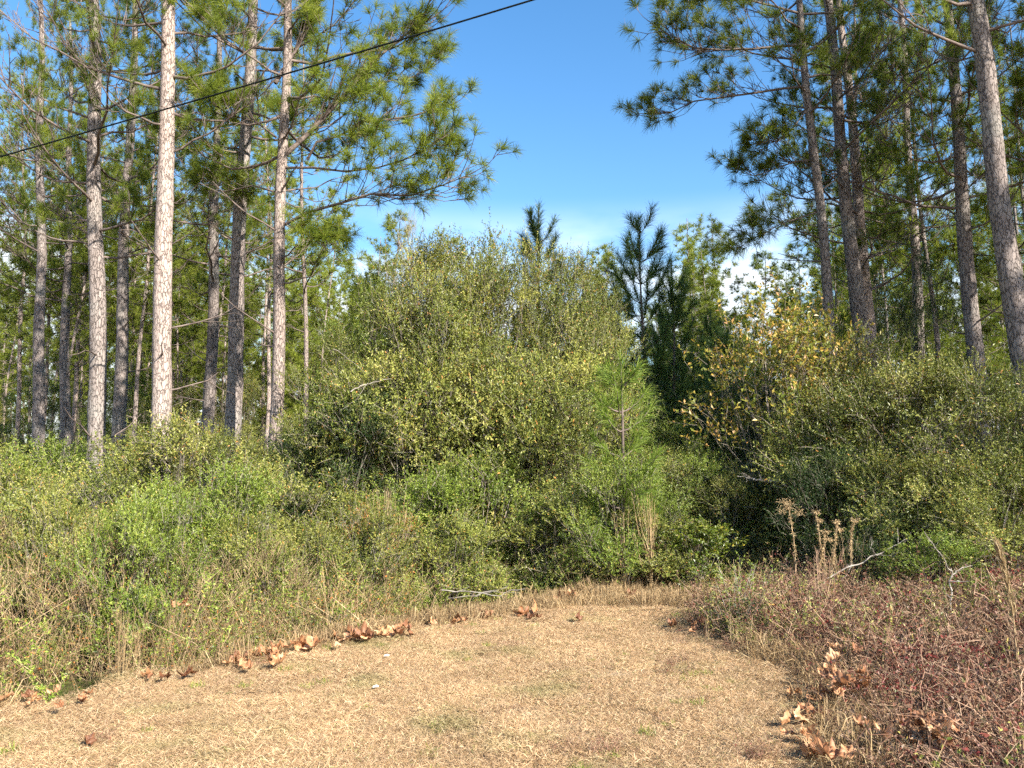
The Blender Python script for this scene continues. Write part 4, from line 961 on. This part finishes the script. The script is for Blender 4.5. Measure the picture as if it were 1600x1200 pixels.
clusters = [  # pixel x, pixel y, spread px, count, size, label, group
    (40, 1100, 26, 5, 1.0, 'curled brown dead leaf at the brink of the ditch water', 'dead leaves at the ditch water'),
    (130, 1092, 14, 3, 1.0, 'rust-brown dead leaf just beside the ditch water', 'dead leaves beside the ditch water'),
    (245, 1056, 8, 2, 1.0, 'single curled dead leaf where the ditch ends', 'dead leaves at the ditch end'),
    (280, 1053, 9, 2, 1.15, 'upright fan-shaped dead leaf on the clearing edge', 'fan-shaped dead leaves'),
    (375, 1035, 16, 5, 1.2, 'large curled dead leaf in the first big pile', 'dead leaves in the first big pile'),
    (435, 1018, 16, 7, 1.2, 'bright orange dead leaf in the brightest pile', 'dead leaves in the brightest pile'),
    (475, 1008, 14, 5, 1.1, 'brown dead leaf in the long row along the edge', 'dead leaves in the edge row'),
    (545, 1000, 14, 5, 1.25, 'pale orange dead leaf standing on the edge', 'pale dead leaves on the edge'),
    (570, 997, 8, 2, 1.2, 'wide tan dead leaf beside the standing pale ones', 'wide tan dead leaves'),
    (612, 990, 12, 7, 1.15, 'dark rusty dead leaf heaped at the clearing bend', 'dead leaves heaped at the bend'),
    (705, 970, 10, 3, 1.0, 'flat dead leaf past the clearing bend', 'flat dead leaves past the bend'),
    (760, 957, 8, 2, 1.2, 'pale dead leaf leaning on the brown weeds', 'pale dead leaves on the brown weeds'),
    (832, 957, 8, 3, 1.3, 'tan dead leaf below the brown weed stems', 'tan dead leaves below the weeds'),
    (880, 930, 10, 4, 1.2, 'rusty dead leaf in front of the middle of the thicket', 'rusty dead leaves under the thicket'),
    (905, 960, 6, 1, 1.0, 'small orange dead leaf lying alone on the turf', None),
    (988, 930, 6, 2, 1.1, 'orange dead leaf near the dead grass stalks', 'dead leaves near the stalks'),
    (1040, 925, 7, 2, 1.1, 'pale dead leaf near the yellow-green bush', 'dead leaves near the yellow-green bush'),
    (1080, 972, 12, 5, 1.15, 'bright tan dead leaf at the tip of the red brambles', 'dead leaves at the bramble tip'),
    (1020, 978, 0, 0, 1, '', None),
    (1310, 1028, 14, 4, .95, 'amber dead leaf caught high in the brambles', 'amber dead leaves in the brambles'),
    (1280, 1055, 12, 4, 1.0, 'pale tan dead leaf at the bramble edge', 'pale dead leaves at the bramble edge'),
    (1320, 1078, 18, 8, .95, 'tan dead leaf in the large bramble edge pile', 'dead leaves in the bramble pile'),
    (1352, 1080, 7, 3, .9, 'small dead leaf beside the large bramble pile', 'small dead leaves by the bramble pile'),
    (1270, 1100, 12, 4, 1.0, 'brown dead leaf just below the bramble pile', 'dead leaves below the bramble pile'),
    (1262, 1135, 14, 4, 1.25, 'largest pale dead leaf beside the brambles', 'largest pale dead leaves'),
    (1250, 1165, 9, 2, 1.0, 'dark rusty dead leaf near the photo bottom', 'dark dead leaves near the bottom'),
    (1290, 1192, 16, 4, 1.15, 'flat pale dead leaf at the very bottom of the photo', 'flat pale dead leaves at the bottom'),
    (1430, 1150, 22, 7, .95, 'tan dead leaf within the near brambles', 'dead leaves in the near brambles'),
    (1385, 1160, 18, 4, .9, 'whitish dead leaf low in the near brambles', 'whitish dead leaves in the brambles'),
    (1490, 1175, 10, 3, 1.2, 'deep orange upright dead leaf in the near brambles', 'deep orange leaves in the near brambles'),
    (1515, 1105, 6, 1, .9, 'small amber dead leaf alone in the brambles', None),
    (1445, 1038, 0, 0, 1, '', None),
    (275, 990, 10, 3, .7, 'vivid orange leaf hanging in the bank weeds', 'vivid orange leaves in the bank weeds'),
    (145, 1160, 4, 1, .7, 'small purple-brown dead leaf on the pale turf', None)]
r_ = random.Random(9)
for cx_, cy_, spx, cnt, sz, lab, grp in clusters:
    cnt = min(cnt + cnt // 2, 10)
    for i, gx_ in enumerate(sorted(r_.gauss(0, spx * 1.3) for _ in range(cnt))):
        px_, py_ = cx_ + gx_, cy_ + r_.gauss(0, spx * .35)
        x, y = on_ground(px_, py_ + (9 if cx_ < 1150 else 0)); z = gz(x, y)
        hi = .045
        if px_ > 1290: x, y = on_ground(px_, py_, .14); hi = .16 + r_.uniform(-.03, .08)
        if px_ < 300 and cy_ < 1000: x, y = on_ground(px_, py_, .35); hi = .55
        o = link('dead_leaf', LEAF[r_.randrange(8)], loc=(x, y, gz(x, y) + hi + .02 * i / 2 * .5), rot=(r_.gauss(.15, .4), r_.gauss(0, .4), r_.uniform(0, 6.28)), scale=sz * r_.uniform(.4, .9))
        nth = ['', 'second ', 'third ', 'fourth ', 'fifth ', 'sixth ', 'seventh ', 'eighth ', 'ninth ', 'tenth '][i]
        prop(o, lab if cnt == 1 else lab + (', ' + nth + 'from the left' if i else ', leftmost one'), 'leaf', grp)

# ------------------------------------------------------------------ single plants and dead stalks
def stick(name, polys, mat, label, cat, group=None, loc=None, parts=None, sides=6):
    """polys: list of (points, r0, r1)"""
    S = Soup(); rs = np.random.default_rng(len(label))
    for pts, r0, r1 in polys:
        P = np.array(pts, float); seg = np.linspace(0, 1, len(P)); k_ = 4 * (len(P) - 1) + 1
        P = np.stack([np.interp(np.linspace(0, 1, k_), seg, P[:, j]) for j in range(3)], -1); ln_ = np.linalg.norm(P[-1] - P[0])
        P[1:-1] += rs.normal(size=(k_ - 2, 3)) * .012 * ln_ ** .5
        for _ in range(int(ln_ * 7)):
            i_ = rs.integers(1, k_); e_ = P[i_] + unit(P[-1] - P[0] + rs.normal(size=3) * ln_ * .7) * rs.uniform(.05, .22)
            S.tubes(np.stack([P[i_], (P[i_] + e_) / 2 + rs.normal(size=3) * .008, e_])[None], np.array([[r1, r1 * .7, r1 * .35]]), 3)
        S.tubes(P[None], np.linspace(r0, r1, len(P))[None], sides)
    o = link(name, S.mesh(name, [M[mat]], True)); prop(o, label, cat, group); return o
def px_line(pts, Y, dY=0):
    return [at(x, y, Y + dY * i / max(1, len(pts) - 1)) for i, (x, y) in enumerate(pts)]
# pale forked twig standing in the brambles
stick('bare_sapling', [(px_line([(1484, 990), (1484, 960), (1486, 930), (1488, 898)], 7.3), .008, .006),
                       (px_line([(1488, 898), (1476, 878), (1460, 856), (1444, 830)], 7.3, -.2), .006, .0025),
                       (px_line([(1488, 898), (1502, 888), (1518, 884)], 7.3, .1), .005, .0025),
                       (px_line([(1484, 962), (1492, 955), (1502, 950)], 7.3, -.1), .004, .002),
                       (px_line([(1460, 856), (1466, 846), (1474, 842)], 7.3, -.1), .003, .0015)],
      'twig_pale', 'pale bare forked sapling standing in the red brambles', 'sapling')
# dead horizontal branch over the dark trail
P = px_line([(1152, 744), (1175, 747), (1200, 751), (1225, 754), (1250, 760), (1270, 772), (1290, 790)], 11.3, -.4)
tw = [(P, .006, .012)]
for i in range(26):
    k = r_.uniform(.5, 5.2); i0 = int(k); a_ = np.array(P[i0]); b_ = np.array(P[i0 + 1]); s = a_ + (b_ - a_) * (k - i0)
    d = np.array([r_.uniform(-.9, .3), r_.uniform(-.5, .5), r_.uniform(-.6, .6)]); tw.append(([s, s + d * .09, s + d * r_.uniform(.14, .24)], .004, .0015))
stick('dead_branch', tw, 'twig_pale', 'dead pale horizontal branch with short twigs across the trail mouth', 'branch')
# arching dead branch in the thicket face
stick('dead_branch', [(px_line([(548, 612), (570, 600), (595, 594), (612, 592)], 12.3, .3), .009, .004), (px_line([(575, 598), (560, 622), (535, 640)], 12.3, -.2), .004, .002), (px_line([(520, 545), (545, 560), (580, 590)], 12.4, .2), .004, .002)],
      'twig_pale', 'arching pale dead branch sticking out of the thicket face', 'branch')
# long pale fallen stems between the trail and the brambles
stick('fallen_branch', [(px_line([(1292, 905), (1330, 885), (1370, 868), (1400, 852), (1422, 835)], 8.9, .3), .009, .004), (px_line([(1370, 868), (1360, 855), (1366, 845)], 9.0), .003, .002), (px_line([(1330, 885), (1322, 900), (1300, 915)], 8.9), .004, .002), (px_line([(1370, 868), (1395, 868), (1415, 862)], 9.0), .003, .0015)],
      'twig_pale', 'long pale fallen branch lying beyond the red brambles', 'branch')
stick('fallen_branch', [(px_line([(690, 922), (730, 924), (780, 930), (820, 920)], 9.8, -.1), .008, .004), (px_line([(700, 935), (745, 930), (790, 918)], 9.9, .2), .006, .003), (px_line([(745, 930), (770, 924), (800, 926)], 9.9), .004, .002)],
      'twig_pale', 'pale fallen branch lying at the foot of the thicket', 'branch')
# dead weeds with seed heads
def seed_weed(xb, yb, pts, Y, head, label, mat='twig_tan', hr=.036):
    e = bpy.data.objects.new('dead_weed', None); COL.objects.link(e)
    base = Vector(at(xb, yb, Y)); base.z = gz(base.x, base.y); e.location = base; prop(e, label, 'weed')
    S = Soup(); line = np.array([np.array(base)] + px_line(pts, Y)) - np.array(base)
    S.tubes(line[None], np.linspace(.007, .004, len(line))[None], 5)
    L = Soup(); n_ = 260; t = rng.uniform(.25, 1, n_); sg = np.linspace(0, 1, len(line)); c = np.stack([np.interp(t, sg, line[:, j]) for j in range(3)], -1)
    L.leaves(c, unit(rng.normal(size=(n_, 3)) + [0, 0, -.8]), unit(rng.normal(size=(n_, 3))), rng.uniform(.02, .045, n_), rng.uniform(.004, .01, n_), rng.uniform(.3, 1, n_))
    tip = line[-1]
    for hx, hy in head:
        q = np.array(at(hx, hy, Y)) - np.array(base); c1 = tip * .8 + line[-2] * .2
        S.tubes(np.array([[c1, (c1 + q) / 2 + [0, 0, .02], q]]), np.array([[.003, .0025, .002]]), 4)
        k = 110; v = rng.normal(size=(k, 3)) * hr * [.8, .8, .55]; L.leaves(q + v, unit(v + [0, 0, -.02]), unit(rng.normal(size=(k, 3))), rng.uniform(.012, .03, k), rng.uniform(.004, .008, k), rng.uniform(.3, 1, k))
    a_ = link('stem', S.mesh('weed_stem', [M[mat]], True), e); b_ = link('seed_head', L.mesh('seed_head', [M['straw']]), e)
seed_weed(1243, 905, [(1243, 880), (1240, 840), (1235, 810), (1231, 790)], 9.3, [(1232, 786), (1222, 797), (1247, 800), (1225, 784)], 'tall dead weed with plumed seed heads before the dark trail')
seed_weed(1330, 890, [(1329, 860), (1330, 830), (1334, 815)], 9.2, [(1335, 812)], 'thin dead weed with one small seed head by the trail', hr=.025)
for i, (xb, yb, xt, yt, lab) in enumerate([(1290, 905, 1275, 800, 'leaning dry grass stalk beside the dark trail, first of the clump'), (1300, 905, 1308, 815, 'upright dry grass stalk beside the dark trail'), (1280, 905, 1290, 830, 'short dry grass stalk beside the dark trail')]):
    seed_weed(xb, yb, [(xb, yb - 20), ((xb + xt) / 2, (yb + yt) / 2), (xt, yt)], 9.0, [(xt, yt), (xt + 5, yt + 12)], lab, hr=.02)
# feathery red-brown dry weed
def feather_weed(px_, py_, top, Y, w, label, n_=70, mat='bramble_stem', rad=.004):
    base = Vector(at(px_, py_, Y)); base.z = gz(base.x, base.y); H = at(px_, top, Y)[2] - base.z; W_ = w / FPX * Y / 2
    S = Soup(); r = np.random.default_rng(int(px_))
    P0 = r.normal(size=(n_, 3)) * .03; P0[:, 2] = r.uniform(0, .45, n_) * H
    a = r.uniform(0, 6.28, n_); e = P0 + np.stack([np.cos(a) * W_ * r.uniform(-.2, 1.3, n_), np.sin(a) * W_ * r.uniform(-.2, 1.3, n_), H * r.uniform(.15, .95, n_) ** 1.3], -1); e[:, 2] = np.minimum(e[:, 2], H)
    mid = (P0 + e) / 2 + np.stack([(e - P0)[:, 0] * .15, (e - P0)[:, 1] * .15, -H * .03 + 0 * a], -1)
    S.tubes(np.stack([P0, mid, e], 1), np.broadcast_to([rad, rad * .6, rad * .3], (n_, 3)), 3, r.uniform(.3, 1, n_))
    k = 6; t = r.uniform(.3, 1, (n_, k, 1)); s = (mid[:, None] + (e - mid)[:, None] * t).reshape(-1, 3); d = unit(np.repeat(e - mid, k, 0) + r.normal(size=s.shape) * .12)
    e2 = s + d * r.uniform(.03, .10, (n_ * k, 1)); S.tubes(np.stack([s, (s + e2) / 2, e2], 1), np.broadcast_to([rad * .35, rad * .3, rad * .2], (n_ * k, 3)), 3, np.repeat(r.uniform(.3, 1, n_), k))
    S.tubes(np.array([[[0, 0, -.03], [0, 0, H * .4], [.01, 0, H * .75]]]), np.array([[rad * 2, rad * 1.5, rad]]), 5, np.array([.6]))
    o = link('dry_weed', S.mesh('dry_weed', [M[mat]]), loc=base); prop(o, label, 'weed')
feather_weed(1288, 965, 862, 8.0, 60, 'feathery reddish brown dry weed at the bramble edge', 40)
feather_weed(605, 930, 768, 10.6, 70, 'brown feathery dry weed in the thicket face', 90, 'twig_tan', .004)
feather_weed(1018, 910, 772, 10.6, 70, 'tall clump of bleached dead grass stalks before the thicket', 34, 'straw', .004)
feather_weed(975, 908, 800, 10.7, 60, 'shorter clump of dead grass stalks under the sapling', 24, 'straw', .004)
feather_weed(190, 1080, 955, 6.6, 50, 'clump of upright straw stalks beside the ditch water', 60, 'straw', .004)
feather_weed(262, 1046, 930, 7.4, 50, 'sparse straw clump on the bank past the ditch water', 50, 'straw', .0035)
feather_weed(1330, 905, 825, 9.3, 90, 'tall dry grass tuft at the far side of the brambles', 26, 'twig_tan', .003)
# tall straw plume
e = bpy.data.objects.new('straw_plume', None); COL.objects.link(e)
base = Vector(at(1592, 1185, 5.6)); base.z = gz(base.x, base.y); e.location = base
prop(e, 'tall curved straw-coloured grass plume at the photo edge', 'grass plume')
line = np.array([np.array(base)] + px_line([(1590, 1100), (1588, 1020), (1583, 960), (1574, 905), (1564, 870), (1560, 855)], 5.6)) - np.array(base)
S = Soup(); S.tubes(line[None], np.linspace(.005, .003, len(line))[None], 6)
for dx_ in (.03, -.02, .05):
    l2 = line * [1, 1, .7] + np.linspace(0, 1, len(line))[:, None] * [dx_, .02, 0]; S.tubes(l2[None], np.linspace(.003, .0015, len(line))[None], 4)
link('stalk', S.mesh('stalk', [M['twig_tan']], True), e)
L = Soup(); n_ = 420; t = 1 - rng.uniform(0, .52, n_); sg = np.linspace(0, 1, len(line)); c = np.stack([np.interp(t, sg, line[:, j]) for j in range(3)], -1)
up_ = unit(np.stack([np.interp(np.minimum(t + .05, 1), sg, line[:, j]) for j in range(3)], -1) - c + 1e-5)
L.needles(c + rng.normal(size=(n_, 3)) * .008, unit(up_ + rng.normal(size=(n_, 3)) * .16), rng.uniform(.04, .11, n_), rng.uniform(.003, .006, n_), rng.uniform(.5, 1, n_), .1)
link('plume', L.mesh('plume', [M['straw']]), e)

# small leafy saplings at the trail mouth
def small_plant(seed, n_stem, H, spread, leaf='leaf_green', LL=.045):
    r = np.random.default_rng(seed); W = Soup(); F = Soup()
    for i in range(n_stem):
        b = np.array([r.normal() * .05, r.normal() * .05, -.03]); e_ = b + [r.normal() * spread, r.normal() * spread, H * r.uniform(.6, 1)]
        tt = np.linspace(0, 1, 6)[:, None]; P = b + (e_ - b) * tt + r.normal(size=(6, 3)) * .008; W.tubes(P[None], np.linspace(.006, .002, 6)[None], 4)
        for t in np.linspace(.2, 1, 11):
            s = b + (e_ - b) * t; d = unit(r.normal(size=3) * [1, 1, .3] + [0, 0, .5]); l_ = r.uniform(.08, .2) * (1.2 - .6 * t); q = s + d * l_; W.tubes(np.stack([s, (s + q) / 2, q])[None], np.array([[.002, .0017, .001]]), 3)
            k = 9; u = np.linspace(.15, 1, k)[:, None]; F.leaves(s + (q - s) * u, unit(np.repeat(d[None], k, 0) * .7 + r.normal(size=(k, 3)) * .6), unit(r.normal(size=(k, 3)) * .5 + [0, -.2, 1]), LL * r.uniform(.6, 1.1, k), LL * .36 * r.uniform(.7, 1.1, k), r.uniform(0, .95, k))
    return W.mesh('stems', [M['twig']]), F.mesh('foliage', [M[leaf]])
SP_ = [small_plant(500, 7, 1.0, .16), small_plant(501, 5, .9, .2), small_plant(502, 10, .6, .2)]
for i, (px_, py_, top, k, lf, lab) in enumerate([
    (1155, 985, 862, 0, 'leaf_green', 'small leafy sapling clump standing before the dark trail'),
    (1178, 975, 878, 1, 'leaf_green', 'thin leafy sapling beside the taller clump at the trail'),
    (1222, 935, 868, 1, 'leaf_green', 'leaning pale-stemmed seedling inside the trail mouth'),
    (1120, 985, 920, 2, 'leaf_olive', 'low shaded green clump at the turf edge of the brambles'),
    (1150, 1000, 925, 2, 'leaf_dark', 'dark low bush casting shade on the turf'),
    (1250, 950, 900, 2, 'leaf_green', 'low green sprig among the far brambles'),
    (1390, 930, 866, 2, 'leaf_green', 'bright low sprig beside the fallen pale branch'),
    (500, 985, 925, 2, 'leaf_green', 'small green sprig in the dry weeds of the bank'),
    (405, 1000, 965, 2, 'leaf_green', 'tiny green sprig at the leaf line')]):
    x, y = on_ground(px_, py_); g = gz(x, y); h = at(px_, top, y)[2] - g
    e = bpy.data.objects.new('seedling', None); COL.objects.link(e); e.location = (x, y, g); sc_ = h / (1.0, .9, .6)[k]; e.scale = (min(sc_, 1.3), min(sc_, 1.3), sc_); e.rotation_euler = (0, 0, i * 1.1)
    prop(e, lab, 'plant')
    for nm, me in zip(('stems', 'foliage'), SP_[k]):
        c = link(nm, me, e)
        if nm == 'foliage': c.material_slots[0].link = 'OBJECT'; c.material_slots[0].material = M[lf]
        elif i in (0, 1, 2): c.material_slots[0].link = 'OBJECT'; c.material_slots[0].material = M['twig_pale']

# vine tendrils against the sky
P = px_line([(880, 402), (905, 400), (930, 410), (948, 425)], 14.5)
S = Soup(); S.tubes(np.array(P)[None], np.linspace(.006, .003, 4)[None], 4)
o = bpy.data.objects.new('vine', None); COL.objects.link(o); prop(o, 'thin leafy vine arching over the thicket top against the sky', 'vine')
link('tendril', S.mesh('tendril', [M['twig']]), o)
L = Soup(); n_ = 30; t = rng.uniform(0, 1, n_); PP = np.array(P); c = np.stack([np.interp(t, np.linspace(0, 1, 4), PP[:, j]) for j in range(3)], -1)
L.leaves(c, unit(rng.normal(size=(n_, 3)) + [0, 0, -.6]), unit(rng.normal(size=(n_, 3))), np.full(n_, .06), np.full(n_, .035), rng.uniform(0, .8, n_)); link('foliage', L.mesh('foliage', [M['leaf_green']]), o)

# ------------------------------------------------------------------ overhead cable
A0, A1 = Vector(at(0, 245, 9.5)), Vector(at(832, 0, 7.2))
dr_ = (A1 - A0)
pts = []
for i in range(41):
    u = -3.0 + 6.0 * i / 40
    q = A0 + dr_ * u; q.z += 0.06 * ((u - .5) ** 2 - .25)
    pts.append(q)
S = Soup(); S.tubes(np.array(pts)[None], np.full((1, 41), .009), 8)
o = link('utility_cable', S.mesh('utility_cable', [M['cable']], True)); prop(o, 'black overhead utility cable slanting across the tree tops and sky', 'cable')

# scraps of white paper on the turf
for (px_, py_, s, lab) in ((587, 1076, .022, 'small white paper scrap standing in the dead grass'), (604, 1032, .022, 'small white paper scrap lying flat near the leaf heap')):
    x, y = on_ground(px_, py_); V = np.array([[-1, -.6, 0], [.2, -.7, .15], [1, -.2, .1], [.9, .6, .35], [0, .5, .55], [-.8, .4, .3]]) * s
    me = make_mesh('paper_scrap', np.concatenate([V, [[0, 0, .28 * s]]]), np.array([[i, (i + 1) % 6, 6] for i in range(6)]), [M['paper']])
    o = link('paper_scrap', me, loc=(x, y, gz(x, y) + .03)); prop(o, lab, 'paper')
